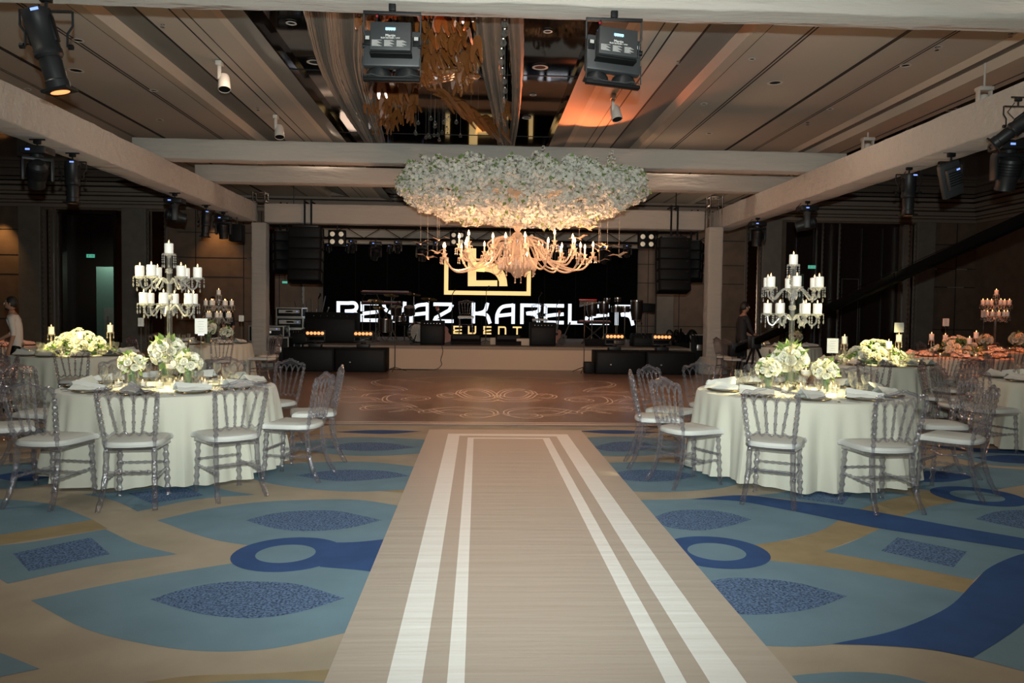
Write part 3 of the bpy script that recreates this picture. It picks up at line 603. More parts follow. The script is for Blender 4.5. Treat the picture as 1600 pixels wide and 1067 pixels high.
# ================================================================ TABLES
def tablecloth(k, label, segs=240):
    cx, cy, R = TAB[k]; rr = random.Random(int(cx*100)); ph = [rr.uniform(0, 2*PI) for _ in range(6)]
    def fold(a): return .42*math.sin(13*a+ph[0]+.9*math.sin(2*a+ph[3]))+.38*math.sin(22*a+ph[1]+1.2*math.sin(3*a))+.28*math.sin(37*a+ph[2]+math.sin(5*a))
    vs = [(0, 0, .768)]; rows = [(.5, .768), (.9, .768), (.985, .767), (1.0, .762), (1.008, .74), (1.012, .68), (1.018, .58), (1.025, .45), (1.035, .30), (1.045, .16), (1.055, .035)]
    for i, (q, z) in enumerate(rows):
        amp = (max(0, .76-z)**.8)*.115
        for j in range(segs):
            a = 2*PI*j/segs; r = R*q+amp*fold(a)+amp*.25; vs.append((r*math.cos(a), r*math.sin(a), z+(.012*math.sin(5*a+ph[4]) if i == len(rows)-1 else 0)))
    n = segs; fs = [(0, 1+j, 1+(j+1) % n) for j in range(n)]
    for i in range(len(rows)-1):
        for j in range(n): fs.append((1+i*n+j, 1+(i+1)*n+j, 1+(i+1)*n+(j+1) % n, 1+i*n+(j+1) % n))
    b = MB(); b.add(vs, fs, 'cloth'); o = b.build('tablecloth', label=label, cat='tablecloth', group='floor-length ivory tablecloths'); o.location = (cx, cy, 0)
    t = thing('round_table', label.replace('tablecloth', 'cloth').replace('floor-length ivory cloth', 'round banquet table under the ivory cloth'), 'table', (cx, cy, 0), group='round banquet tables')
    b = MB(); b.lathe([(R-.03, .735), (R-.02, .745), (R-.02, .755), (R-.03, .764)], 'white', 48); b.build('tabletop', t)
    for q in range(4):
        a = PI/4+q*PI/2; b = MB(); b.tube([(.5*math.cos(a), .5*math.sin(a), .735), (.6*math.cos(a), .6*math.sin(a), 0)], .018, 'blackm'); b.build('leg', t)
TL = {'T1': 'floor-length ivory tablecloth on the left candelabra table', 'T2': 'floor-length ivory tablecloth on the right candelabra table', 'T3': 'floor-length ivory tablecloth on the left flower-mound table',
      'T4': 'floor-length ivory tablecloth on the table behind the left candelabra', 'T5': 'floor-length ivory tablecloth on the right flower-mound table', 'T6': 'floor-length ivory tablecloth cut off by the right edge',
      'T8': 'floor-length ivory tablecloth on the dim table by the crane operator', 'T7': 'floor-length ivory tablecloth under orange light at the left edge', 'T9': 'floor-length ivory tablecloth under orange light, with low flowers',
      'T10': 'floor-length ivory tablecloth under the far orange-lit candelabra'}
for k in TL: tablecloth(k, TL[k])
ZT = .770
# ---------------------------------------------------------------- flowers
def petal_rose(mb, c, R, m, rr, up=(0, 0, 1)):
    q = Vector(up).normalized().to_track_quat('Z', 'Y').to_matrix().to_4x4(); T = Matrix.Translation(c) @ q @ Matrix.Rotation(rr.uniform(0, 6), 4, 'Z')
    for ring_, (n, r0, r1, h, op) in enumerate(((3, .14, .36, .66, .2), (5, .28, .66, .56, .5), (5, .42, .96, .36, .9))):
        for i in range(n):
            a = 2*PI*i/n+ring_*.5+rr.uniform(-.1, .1); wd = 1.28*PI/n; vs = []
            for u, (rad, z) in enumerate(((r0*.4, -.25), (r0+.22, -.05+.1*ring_*0), (r1*.92, h*.65), (r1*(1+.06*op), h))):
                for v_ in (-1, 0, 1):
                    aa = a+v_*wd*(.86 if u == 3 else .95)*(.7 if u == 0 else 1); rad2 = rad*(1 if v_ else .98)
                    vs.append((R*rad2*math.cos(aa), R*rad2*math.sin(aa), R*(z-(.10 if (u == 3 and v_) else 0))))
            mb.add(vs, [(u*3+w_, u*3+w_+1, (u+1)*3+w_+1, (u+1)*3+w_) for u in range(3) for w_ in range(2)], m, T)
    mb.ball((0, 0, R*.28), R*.26, m, 6, (1, 1, 1.1), T)
def leaf_blade(mb, c, d, L, rr, m='leaf', wd=.32):
    q = Vector(d).normalized().to_track_quat('Y', 'Z').to_matrix().to_4x4(); T = Matrix.Translation(c) @ q @ Matrix.Rotation(rr.uniform(-1, 1), 4, 'Y')
    mb.add([(0, 0, 0), (-L*wd, L*.45, L*.06), (0, L*.5, -L*.03), (L*wd, L*.45, L*.06), (0, L, -L*.1)], [(0, 2, 1), (0, 3, 2), (1, 2, 4), (2, 3, 4)], m, T)
ROSES = []
for i in range(6):
    b = MB(); petal_rose(b, (0, 0, 0), 1, 'petal' if i % 3 else 'petal2', random.Random(i)); ROSES.append(b.mesh('rose_bloom'))
def add_blooms(parent, spots, name='rose', meshes=None, mesh_sc=1):
    for i, (p, d, s) in enumerate(spots):
        o = bpy.data.objects.new(name, (meshes or ROSES)[i % len(meshes or ROSES)]); COL.objects.link(o); o.parent = parent
        o.location = p; o.rotation_euler = Vector(d).to_track_quat('Z', 'Y').to_euler(); o.scale = (s*mesh_sc,)*3
def bouquet(x, y, R, n, label, vase, seed, z=ZT):
    """cut roses massed in a glass vase"""
    rr = random.Random(seed); t = thing('flower_vase', label, 'flowers', (x, y, z), group='rose posies in glass vases'); H, rv, sq = vase
    b = MB()
    if sq: 
        for sx, sy in ((1, 0), (-1, 0), (0, 1), (0, -1)): b.box((sx*rv, sy*rv, H/2), (.006 if sx else 2*rv, .006 if sy else 2*rv, H), 'glass')
        b.box((0, 0, .006), (2*rv, 2*rv, .012), 'glass')
    else: b.lathe([(rv*.9, 0), (rv, .01), (rv, H), (rv-.005, H), (rv-.006, .014), (.001, .013)], 'glass', 20)
    b.build('glass_vase', t)
    b = MB()
    for i in range(14):
        a = rr.uniform(0, 6.28); e = rv*.75; b.tube([(e*math.cos(a), e*math.sin(a), .02), (-e*.6*math.cos(a+1), -e*.6*math.sin(a+1), H+.03)], .0045, 'stem', 5)
    b.lathe([(rv*.8, .02), (rv*.82, H*.8)], 'stem', 10); b.build('stems', t)
    zc = H+R*.55; b = MB()
    for i in range(int(n*1.9)):
        d = Vector((rr.gauss(0, 1), rr.gauss(0, 1), rr.gauss(.25, .8))).normalized(); leaf_blade(b, Vector((0, 0, zc))+d*R*.72, d+Vector((0, 0, .1)), R*rr.uniform(.38, .62), rr)
    b.build('foliage', t, smooth=False)
    sp = []
    for i in range(n):
        k = i+.5; ph = math.acos(1-1.62*k/n); th = PI*(1+5**.5)*k
        d = Vector((math.cos(th)*math.sin(ph), math.sin(th)*math.sin(ph), math.cos(ph)))
        sp.append((Vector((0, 0, zc))+Vector((d.x, d.y, d.z*.82))*R*rr.uniform(.74, .92), d, R*rr.uniform(.29, .42)))
    add_blooms(t, sp); return t
# ---------------------------------------------------------------- candles
def pillar_candle_mb(r=.04, h=.105):
    b = MB(); b.lathe([(r*.96, 0), (r, .004), (r, h-.005), (r*.95, h), (r*.7, h-.006), (.001, h-.008)], 'candle', 20); return b
CANDLE = pillar_candle_mb().mesh('pillar_candle_wax')
b = MB(); b.tube([(0, 0, .095), (.001, 0, .113)], .0015, 'black', 5); WICK = b.mesh('wick')
b = MB(); b.lathe([(.0005, .108), (.006, .114), (.0065, .120), (.003, .130), (.0003, .139)], 'flame', 8, cap=False); FLAME = b.mesh('flame')
def candle(loc, sc=1, label=None, group=None):
    t = thing('pillar_candle', label, 'candle', loc, group=group)
    for n, me in (('wax_body', CANDLE), ('wick', WICK), ('flame', FLAME)):
        o = bpy.data.objects.new(n, me); COL.objects.link(o); o.parent = t
    t.scale = (sc,)*3; return t
# ---------------------------------------------------------------- candelabra
def drops(mb, x, y, z, L, r=.0075, m='crystal'):
    k = int(L/.022)
    for i in range(k): mb.lathe([(.0005, z-i*.022), (r*.8, z-.007-i*.022), (r*.8, z-.012-i*.022), (.0005, z-.019-i*.022)], m, 5, Tm((x, y, 0)), cap=False)
    mb.lathe([(.0005, z-k*.022), (r*1.1, z-k*.022-.030), (.0005, z-k*.022-.046)], m, 5, Tm((x, y, 0)), cap=False)
b = MB(); drops(b, 0, 0, 0, .065, m='clearcrystal'); DROP0 = b.mesh('crystal_drop'); b = MB(); drops(b, 0, 0, 0, .095, m='clearcrystal'); DROP1 = b.mesh('crystal_drop')
def dropo(par, x, y, z, k):
    o = bpy.data.objects.new('crystal_drop', DROP1 if k else DROP0); COL.objects.link(o); o.parent = par; o.location = (x, y, z)
def candelabra(x, y, ht, label, where, rot, sc=1.0):
    t = thing('crystal_candelabra', label, 'candelabra', (x, y, ZT), rot, group='tall crystal candelabras'); t.scale = (sc,)*3
    b = MB(); b.lathe([(.085, 0), (.088, .01), (.088, .07), (.06, .085), (.035, .095)], 'chrome', 28); b.build('base', t)
    b = MB()
    for q in range(3):
        a = q*2*PI/3; b.tube([(.014*math.cos(a), .014*math.sin(a), .09), (.014*math.cos(a), .014*math.sin(a), ht-.12)], .012, 'glass', 10)
    for z in (ht-.52, ht-.5, ht-.25, ht-.27): b.ball((0, 0, z), .034, 'clearcrystal', 10, (1, 1, .5))
    b.build('stem', t); pts = []
    b = MB(); b.lathe([(.012, ht-.14), (.02, ht-.12), (.055, ht-.105), (.062, ht-.095), (.05, ht-.10), (.001, ht-.105)], 'clearcrystal', 16); CC = b.build('candle_cup', t)
    pts.append((0, 0, ht-.105, 0))
    for q in range(8): a = q*PI/4; dropo(CC, .058*math.cos(a), .058*math.sin(a), ht-.10, 1)
    for tier, (z, R_, off) in enumerate(((ht-.375, .25, 0), (ht-.625, .225, .42))):
        for q in range(6):
            a = off+q*PI/3-rot+.27; b = MB(); ca, sa = math.cos(a), math.sin(a)
            P_ = spl([(.02, z+.0), (R_*.35, z+.045), (R_*.6, z-.01), (R_*.78, z-.055), (R_*.95, z-.03), (R_, z+.03)], 4)
            b.tube([(p[0]*ca, p[0]*sa, p[1]) for p in P_], .0085, 'clearcrystal', 7); AR = b.build('arm', t)
            b = MB(); b.lathe([(.01, z+.02), (.022, z+.035), (.055, z+.05), (.062, z+.06), (.05, z+.055), (.001, z+.052)], 'clearcrystal', 14, Tm((R_*ca, R_*sa, 0))); b.build('candle_cup', AR)
            for w_ in range(5): e = a+w_*2*PI/5; dropo(AR, R_*ca+.057*math.cos(e), R_*sa+.057*math.sin(e), z+.05, w_ % 2)
            pts.append((R_*ca, R_*sa, z+.053, tier+1))
    L = ([], [], [])
    for px, py, pz, tr in pts:
        p = Matrix.Rotation(rot, 4, 'Z') @ Vector((px*sc, py*sc, pz*sc)); L[tr].append(candle((x+p.x, y+p.y, ZT+p.z), sc))
    for tr, nm in enumerate(('crowning', 'upper-tier', 'lower-tier')): number_them(L[tr], 'white lit pillar candle, %s, on the %s' % (nm, where), 'pillar candles on the '+where)
    return t
candelabra(-2.92, 7.40, 1.33, 'tall crystal candelabra with thirteen candles on the left front table', 'left candelabra', .35)
candelabra(3.02, 7.28, 1.31, 'tall crystal candelabra with thirteen candles on the right front table', 'right candelabra', .12)
candelabra(11.35, 16.4, 1.33, 'crystal candelabra glowing orange on the far table by the wall panels', 'far orange-lit candelabra', .6)
candelabra(-5.35, 16.1, 1.10, 'shorter candelabra half hidden behind the left front candelabra', 'half-hidden rear candelabra', .2)
# posies on the two front tables
bouquet(-3.02, 7.62, .165, 26, 'large rose posy in square glass vase behind the left candelabra stem', (.20, .065, True), 1)
bouquet(-3.13, 7.10, .115, 17, 'small rose posy in glass vase left of the left candelabra', (.15, .045, False), 2)
bouquet(-2.68, 7.22, .12, 18, 'small rose posy in glass vase right of the left candelabra', (.15, .045, False), 3)
bouquet(3.10, 7.50, .165, 26, 'large rose posy in square glass vase behind the right candelabra stem', (.20, .065, True), 4)
bouquet(2.76, 7.18, .115, 17, 'small rose posy in glass vase left of the right candelabra', (.15, .045, False), 5)
bouquet(3.24, 7.02, .12, 18, 'small rose posy in glass vase right of the right candelabra', (.15, .045, False), 6)
# ---------------------------------------------------------------- tealight glasses, stemmed candle bowls, wine glasses, settings
def lathe_thing(name, parts, label, cat, loc, group, sc=1):
    t = thing(name, label, cat, loc, group=group); t.scale = (sc,)*3
    for n, b in parts: b.build(n, t)
    return t
def glass_cup():
    b = MB(); b.lathe([(.034, 0), (.036, .004), (.036, .085), (.033, .085), (.033, .012), (.001, .011)], 'glass', 16)
    c_ = MB(); c_.lathe([(.031, .012), (.031, .045), (.001, .044)], 'candle', 14); f_ = MB(); f_.lathe([(.0005, .047), (.006, .054), (.003, .068), (.0003, .074)], 'flame', 8, cap=False)
    return [('glass_cup', b), ('wax', c_), ('flame', f_)]
def bowl_stand():
    b = MB(); b.lathe([(.045, 0), (.045, .005), (.008, .012), (.007, .12), (.02, .14), (.048, .165), (.052, .225), (.049, .225), (.045, .168), (.001, .150)], 'glass', 18)
    c_ = MB(); c_.lathe([(.001, .155), (.043, .172), (.045, .205), (.001, .206)], 'candle', 16); f_ = MB(); f_.lathe([(.0005, .208), (.006, .215), (.003, .229), (.0003, .236)], 'flame', 8, cap=False)
    return [('stemmed_bowl', b), ('floating_candle', c_), ('flame', f_)]
def wine():
    b = MB(); b.lathe([(.034, 0), (.034, .003), (.005, .008), (.004, .085), (.02, .10), (.038, .135), (.036, .185), (.034, .185), (.036, .135), (.018, .104), (.001, .098)], 'glass', 16); return b
def tumbler():
    b = MB(); b.lathe([(.03, 0), (.036, .095), (.034, .095), (.028, .008), (.001, .007)], 'glass', 14); return b
WINE, TUMB = wine().mesh('wine_glass'), tumbler().mesh('water_glass')
CUPP = [(n, b.mesh(n)) for n, b in glass_cup()]; BOWP = [(n, b.mesh(n)) for n, b in bowl_stand()]
b = MB(); b.lathe([(.001, .004), (.12, .004), (.15, .013), (.155, .016), (.153, .018), (.118, .009), (.001, .008)], 'gold_rim', 32); b.lathe([(.001, .010), (.095, .012), (.125, .024), (.128, .026), (.122, .027), (.093, .017), (.001, .015)], 'white', 32); PLATE = b.mesh('charger_plate')
def napkin_mesh(seed):
    rr = random.Random(seed); b = MB()
    for L_, (w0, h0, y0) in enumerate(((.17, .045, 0), (.13, .075, .02))):
        n, m_ = 9, 7; vs = []
        for i in range(n):
            for j in range(m_):
                u, v = i/(n-1), j/(m_-1)-.5; x = (-.15+.30*u); y = v*w0*(1-.55*u)+y0*(1-u); z = .028+h0*max(0, 1-abs(v)*2)**.8*(1-.5*u)+.010*noise.noise((u*5+seed, v*5, L_*3))
                vs.append((x, y, z))
        b.add(vs, [(i*m_+j, i*m_+j+1, (i+1)*m_+j+1, (i+1)*m_+j) for i in range(n-1) for j in range(m_-1)], 'napkin')
        vs2 = [(x, y, .027) for x, y, z in vs]; 
        b.add(vs2, [(i*m_+j, (i+1)*m_+j, (i+1)*m_+j+1, i*m_+j+1) for i in range(n-1) for j in range(m_-1)], 'napkin')
    return b.mesh('folded_napkin')
NAPS = [napkin_mesh(i) for i in range(4)]
b = MB(); b.box((0, -.03, .003), (.010, .12, .002), 'chrome', b=.0006); b.box((0, .055, .004), (.022, .05, .002), 'chrome', b=.0006)
for q in (-1.5, -.5, .5, 1.5): b.box((q*.0055, .10, .004), (.003, .045, .002), 'chrome')
FORK = b.mesh('fork')
b = MB(); b.box((0, -.04, .003), (.012, .10, .003), 'chrome', b=.0008); b.prism([(-.009, .01), (.009, .01), (.009, .11), (.0, .135), (-.007, .11)], .002, .004, 'chrome'); KNIFE = b.mesh('table_knife')
def inst(name, me, loc, rz, label, cat, group, rot=None):
    o = bpy.data.objects.new(name, me); COL.objects.link(o); o.location = loc; o.rotation_euler = rot or (0, 0, rz); return tag(o, label, cat, group)
def settings(k, n, off, full, where):
    cx, cy, R = TAB[k]; L = {q: [] for q in 'plate napkin wine water fork knife'.split()}
    for i in range(n):
        a = off+2*PI*i/n; ca, sa = math.cos(a), math.sin(a); rp = R-.20
        L['plate'].append(inst('charger_plate', PLATE, (cx+rp*ca, cy+rp*sa, ZT), a, None, 'plate', None))
        o = inst('folded_napkin', NAPS[i % 4], (cx+(rp+.01)*ca, cy+(rp+.01)*sa, ZT), a+PI/2+random.uniform(-.9, .9), None, 'napkin', None); L['napkin'].append(o)
        if full:
            ra = R-.38; t_ = a+.13
            L['wine'].append(inst('wine_glass', WINE, (cx+ra*math.cos(t_), cy+ra*math.sin(t_), ZT), 0, None, 'glass', None))
            t_ = a-.13; L['water'].append(inst('water_glass', TUMB, (cx+ra*math.cos(t_), cy+ra*math.sin(t_), ZT), 0, None, 'glass', None))
            if full > 1:
                for s_, nm, me, dl in ((1, 'fork', FORK, .275), (-1, 'knife', KNIFE, -.275)):
                    t_ = a+dl*.95/R*.9; L[nm].append(inst('table_fork' if nm == 'fork' else 'table_knife', me, (cx+(R-.16)*math.cos(t_), cy+(R-.16)*math.sin(t_), ZT), a+PI/2+PI, None, 'cutlery', None))
    for q, ph in (('plate', 'gold-rimmed charger plate'), ('napkin', 'white folded napkin'), ('wine', 'stemmed wine glass'), ('water', 'short glass'), ('fork', 'steel fork by a plate'), ('knife', 'steel knife by a plate')):
        if L[q]: number_them(L[q], '%s on the %s' % (ph, where), '%s on the %s' % (ph, where))
settings('T1', 10, .31, 2, 'left candelabra table'); settings('T2', 10, .05, 2, 'right candelabra table')
settings('T3', 10, .2, 1, 'left flower-mound table'); settings('T5', 10, .1, 1, 'right flower-mound table'); settings('T6', 8, .2, 1, 'table cut off at the right edge')
settings('T4', 8, .1, 1, 'table behind it'); settings('T8', 8, .3, 0, 'dim table by the crane'); settings('T7', 8, .3, 0, 'orange-lit table by the left edge')
settings('T9', 8, .3, 0, 'orange-lit table with low flowers'); settings('T10', 8, .3, 0, 'far orange-lit candelabra table')
def lamps(k, spots, parts, name, cat, phrase):
    cx, cy, R = TAB[k]; out = []
    for x, y in spots:
        t = thing(name, None, cat, (cx+x, cy+y, ZT))
        for n, me in parts: o = bpy.data.objects.new(n, me); COL.objects.link(o); o.parent = t
        out.append(t)
    number_them(out, phrase, phrase)
cups = [(-.34, .02), (-.20, -.13), (-.02, -.20), (.06, .12), (.25, .10), (.33, -.05), (.12, -.22), (-.42, -.12), (.40, .2)]
for k, wh in (('T1', 'left candelabra table'), ('T2', 'right candelabra table')):
    lamps(k, cups, CUPP, 'tealight_glass', 'candle holder', 'lit tealight glass on the '+wh)
    lamps(k, [(.03, -.06), (.08, .32)], BOWP, 'stemmed_candle_bowl', 'candle holder', 'stemmed glass bowl with floating candle on the '+wh)
lamps('T10', cups[:6], CUPP, 'tealight_glass', 'candle holder', 'lit tealight glass on the far orange-lit candelabra table')
lamps('T9', [(-.5, -.3), (.5, -.25), (0, -.55), (-.3, -.5)], CUPP, 'tealight_glass', 'candle holder', 'lit tealight glass on the orange-lit flower table')
lamps('T7', [(-.1, -.3), (.5, -.25), (.2, -.5)], CUPP, 'tealight_glass', 'candle holder', 'lit tealight glass on the orange-lit table by the left edge')
lamps('T8', [(-.1, -.3), (.3, -.25), (.1, .1), (-.4, .1)], CUPP, 'tealight_glass', 'candle holder', 'lit tealight glass on the dim table by the crane')
lamps('T3', [(-.55, -.3), (.55, -.25), (.05, -.55)], CUPP, 'tealight_glass', 'candle holder', 'lit tealight glass on the left flower-mound table')
lamps('T5', [(-.55, -.3), (.55, -.25), (.05, -.55)], CUPP, 'tealight_glass', 'candle holder', 'lit tealight glass on the right flower-mound table')
lamps('T4', [(-.2, -.3), (.2, -.25), (.5, 0)], CUPP, 'tealight_glass', 'candle holder', 'lit tealight glass on the table behind the left candelabra')
# ---------------------------------------------------------------- low flower mounds with pillar candles
def mound(k, label, where, n=90, sx=.52, seed=5, dy=0, nc=3):
    cx, cy, R = TAB[k]; rr = random.Random(seed); t = thing('flower_mound', label, 'flowers', (cx, cy+dy, ZT), group='low mounds of white roses')
    b = MB(); b.lathe([(.30, 0), (.28, .04), (.001, .05)], 'stem', 20, Matrix.Diagonal((1, .7, 1, 1))); b.build('tray', t)
    b = MB(); sp = []
    for i in range(int(n*2.4)):
        a, q = rr.uniform(0, 2*PI), rr.random()**.6; x, y = q*sx*math.cos(a), q*sx*.62*math.sin(a); z = .06+.26*(1-q**1.6)
        leaf_blade(b, (x, y, z*rr.uniform(.6, 1)), (x+rr.uniform(-.2, .2), y+rr.uniform(-.2, .2), rr.uniform(.0, .35)), rr.uniform(.05, .10), rr)
    b.build('foliage', t, smooth=False)
    for i in range(n):
        a, q = rr.uniform(0, 2*PI), rr.random()**.6; x, y = q*sx*math.cos(a), q*sx*.62*math.sin(a); z = .05+.30*(1-q**1.6)+rr.uniform(-.02, .03)
        sp.append(((x, y, z), (x*1.5, y*1.5-.15, .35), rr.uniform(.036, .058)))
    add_blooms(t, sp)
    cs = []; hs = []
    for (x, y, h) in ((-.44, .08, .30), (.43, .10, .34), (.12, -.18, .24), (-.1, .2, .28))[:nc]:
        b = MB(); b.lathe([(.05, 0), (.05, .008), (.012, .02), (.010, h-.03), (.05, h-.008), (.052, h)], 'crystal', 12)
        for q in range(6): drops(b, .05*math.cos(q), .05*math.sin(q), h-.01, .05)
        o = b.build('candle_stand', cat='candle holder'); o.location = (cx+x, cy+dy+y, ZT); hs.append(o); cs.append(candle((cx+x, cy+dy+y, ZT+h), 1.05))
    number_them(hs, 'crystal candle stand in the '+where, 'candle stands in the '+where); number_them(cs, 'lit pillar candle rising from the '+where, 'candles in the '+where)
mound('T3', 'low mound of white roses and greenery on the left rear table', 'left flower mound', 96, .50, 5)
mound('T5', 'low mound of white roses and greenery on the right rear table', 'right flower mound', 98, .52, 6)
mound('T9', 'low rose mound tinted orange on the far right table', 'orange-lit flower mound', 60, .50, 7, nc=4)
bouquet(TAB['T4'][0]+.15, 15.8, .17, 20, 'loose rose posy in glass vase behind the left candelabra, centre', (.22, .06, True), 11)
bouquet(TAB['T4'][0]+.55, 15.7, .13, 14, 'small rose posy in glass vase on the table near the flight cases', (.16, .05, False), 12)
bouquet(11.0, 16.2, .15, 16, 'orange-tinted rose posy left of the far candelabra', (.16, .05, False), 13); bouquet(11.8, 16.3, .17, 18, 'orange-tinted rose posy right of the far candelabra', (.16, .05, False), 14)
bouquet(TAB['T8'][0]+.1, 17.0, .15, 14, 'dim rose posy on the table by the crane operator', (.16, .05, False), 15)
# ---------------------------------------------------------------- table cards
def card(x, y, h, label, w_=.105, hh=.14, ry=0):
    t = thing('table_card', label, 'table card', (x, y, ZT), ry, group='table cards on tall clear stands')
    b = MB(); b.lathe([(.045, 0), (.045, .006), (.006, .012), (.006, h)], 'glass', 12); b.box((0, 0, h+.005), (.05, .012, .012), 'chrome'); b.build('stand', t)
    b = MB(); b.box((0, 0, h+.012+hh/2), (w_, .003, hh), 'card')
    for q in range(5): b.box((0, -.0025, h+.035+hh*.16*q), (w_*(.5-.12*(q % 2)), .001, .0035), 'greyprint')
    b.build('card', t)
card(-2.50, 7.05, .48, 'white table card on tall stand beside the left candelabra', ry=.35); card(3.38, 7.18, .36, 'white table card on tall stand beside the right candelabra', ry=-.1)
card(-5.16, 12.0, .42, 'grey table card on tall stand on the left flower-mound table', .09, .13); card(6.50, 11.6, .47, 'cream table card on tall stand on the right flower-mound table', .15, .15)
card(8.55, 13.7, .55, 'orange-tinted table card above the far flower mound', .12, .14); card(10.95, 16.2, .72, 'orange-tinted table card left of the far candelabra', .13, .15)
card(-4.80, 15.8, .45, 'small cream table card near the flight cases behind the left candelabra', .10, .12)
# ================================================================ FLOWER CLOUD AND CHANDELIER
FC = Vector((.76, 13.75, 0)); rr = random.Random(3)
def floret_cluster(seed, n=11):
    r_ = random.Random(seed); b = MB()
    for i in range(n):
        d = Vector((r_.gauss(0, 1), r_.gauss(0, 1), r_.gauss(.3, .8))).normalized(); c_ = d*r_.uniform(.55, .95)
        T = Matrix.Translation(c_) @ (d+Vector((r_.gauss(0, .3), r_.gauss(0, .3), 0))).normalized().to_track_quat('Z', 'Y').to_matrix().to_4x4()
        for p in range(5):
            a = p*2*PI/5; e = .36
            b.add([(0, 0, 0), (e*.42*math.cos(a-.55), e*.42*math.sin(a-.55), .05), (e*math.cos(a-.3), e*math.sin(a-.3), .11), (e*math.cos(a+.3), e*math.sin(a+.3), .11), (e*.42*math.cos(a+.55), e*.42*math.sin(a+.55), .05)], [(0, 1, 2, 3, 4)], 'blossom', T)
    return b
CL = [floret_cluster(i) for i in range(5)]; CLM = [b.mesh('blossom_cluster', False) for b in CL]
def cloud_pt(i, n):
    """points over the rounded slab of flowers"""
    while True:
        x, y = rr.uniform(-1, 1), rr.uniform(-1, 1); q = (abs(x)**3+abs(y)**3)**(1/3)
        if q < 1: break
    side = rr.random()
    if side < .47:      # bowl-shaped underside
        z = 3.16+.42*q**3+.03*rr.random()+.10*noise.noise((x*5, y*5, 1)); d = Vector((x*q*1.3, y*q*1.3, -1))
    elif side < .92:    # rounded rim
        s = 1/max(q, .1); x, y = x*s, y*s; h = rr.random(); z = 3.50+.34*h; d = Vector((x*1.2, y*1.2, (h-.5)*1.6)); k = 1-.10*(2*h-1)**2+rr.uniform(-.03, .03); x *= k; y *= k
    else: z = 3.80+.05*rr.random()+.07*noise.noise((x*4, y*4, 9)); d = Vector((x, y, 1))
    return Vector((FC.x+x*2.03, FC.y+y*1.85, z)), d
t = thing('flower_cloud', 'huge oval cloud of pale blossom hanging over the dance floor above the chandelier', 'flower installation', (FC.x, FC.y, 3.2)); O = Vector((FC.x, FC.y, 3.2))
pts = [cloud_pt(i, 0) for i in range(4300)]; pts = [(p+d.normalized()*(.16*noise.noise(p*3.2)+.06*noise.noise(p*9)), d) for p, d in pts]
front = sorted(range(len(pts)), key=lambda i: pts[i][0].y+abs(pts[i][0].z-3.5)*.3)[:420]; pick = set(front[::4][:100])
b = MB(); lf = MB(); frames = []
for i, (p, d) in enumerate(pts):
    s = rr.uniform(.060, .098); T = Matrix.Translation(p-O) @ d.normalized().to_track_quat('Z', 'Y').to_matrix().to_4x4() @ Matrix.Rotation(rr.uniform(0, 6), 4, 'Z') @ Matrix.Scale(s, 4)
    if i in pick:
        o = bpy.data.objects.new('blossom_cluster', CLM[i % 5]); COL.objects.link(o); o.parent = t; o.matrix_local = T
    else: b.add(CL[i % 5].v, CL[i % 5].f, 'blossom', T)
    if rr.random() < (1.0 if p.z > 3.62 else .25): leaf_blade(lf, p-O+d.normalized()*.03, d+Vector((rr.gauss(0, .5), rr.gauss(0, .5), rr.gauss(0, .5))), rr.uniform(.06, .11), rr)
for px, h in ((648, .0), (774, .10), (846, .26), (855, .16), (950, .17), (718, .10), (912, .13), (955, .22), (930, .12), (664, .08), (836, .18)):   # loose sprigs on top
    q = at(px, 270, Y=FC.y-1.2)-O
    for k in range(4): b.add(CL[k].v, CL[k].f, 'blossom', Tm((q.x+rr.uniform(-.03, .03), q.y, .64+h*k/4*1.6), (rr.random(), 0, 0), .06-.006*k))
    for k in range(3): leaf_blade(lf, (q.x, q.y, .66+h*k/3), (rr.gauss(0, 1), 0, .7), .09, rr)
b.build('blossoms', t, smooth=False, kind='stuff'); lf.build('leaves', t, smooth=False, kind='stuff')
b = MB(); n = 40; ov = [(2.0*math.cos(2*PI*i/n), 1.72*math.sin(2*PI*i/n)) for i in range(n)]; b.prism([(x*.55, y*.55) for x, y in ov], .34, .56, 'blossom')
b.tube([(-1.5, .45, .6), (-1.5, .45, 1.0)], .008, 'blackm', 6); b.tube([(1.5, .45, .6), (1.5, .45, 1.0)], .008, 'blackm', 6); b.build('backing_frame', t, smooth=False)
# chandelier
t = thing('glass_chandelier', 'wide many-armed glass chandelier with lit candle bulbs under the blossom cloud', 'chandelier', (.69, 13.9, 2.1))
b = MB(); b.lathe([(.02, 1.6), (.02, 1.02), (.05, 1.0), (.095, .93), (.05, .86), (.035, .84), (.085, .80), (.12, .70), (.10, .58), (.05, .48), (.05, .42), (.10, .40), (.30, .36), (.34, .30), (.33, .22), (.24, .14), (.12, .10), (.06, .02), (.001, 0)], 'crystal', 20); b.build('centre_column', t)
b = MB()
for q in range(26): a = q*2*PI/26; b.lathe([(.0005, .37), (.022, .34), (.022, .18), (.0005, .14)], 'crystal', 6, Tm((.335*math.cos(a), .335*math.sin(a), 0)), cap=False)
b.build('glass_bowl', t, smooth=False)
for q in range(14):
    a = q*2*PI/14; b = MB(); drops(b, .32*math.cos(a), .32*math.sin(a), .2, .10+.05*(q % 2), .014); b.build('crystal_drop', t)
for q in range(3): b = MB(); drops(b, .07*math.cos(q*2.1), .07*math.sin(q*2.1), .04, .10, .014); b.build('crystal_drop', t)
NA = 24
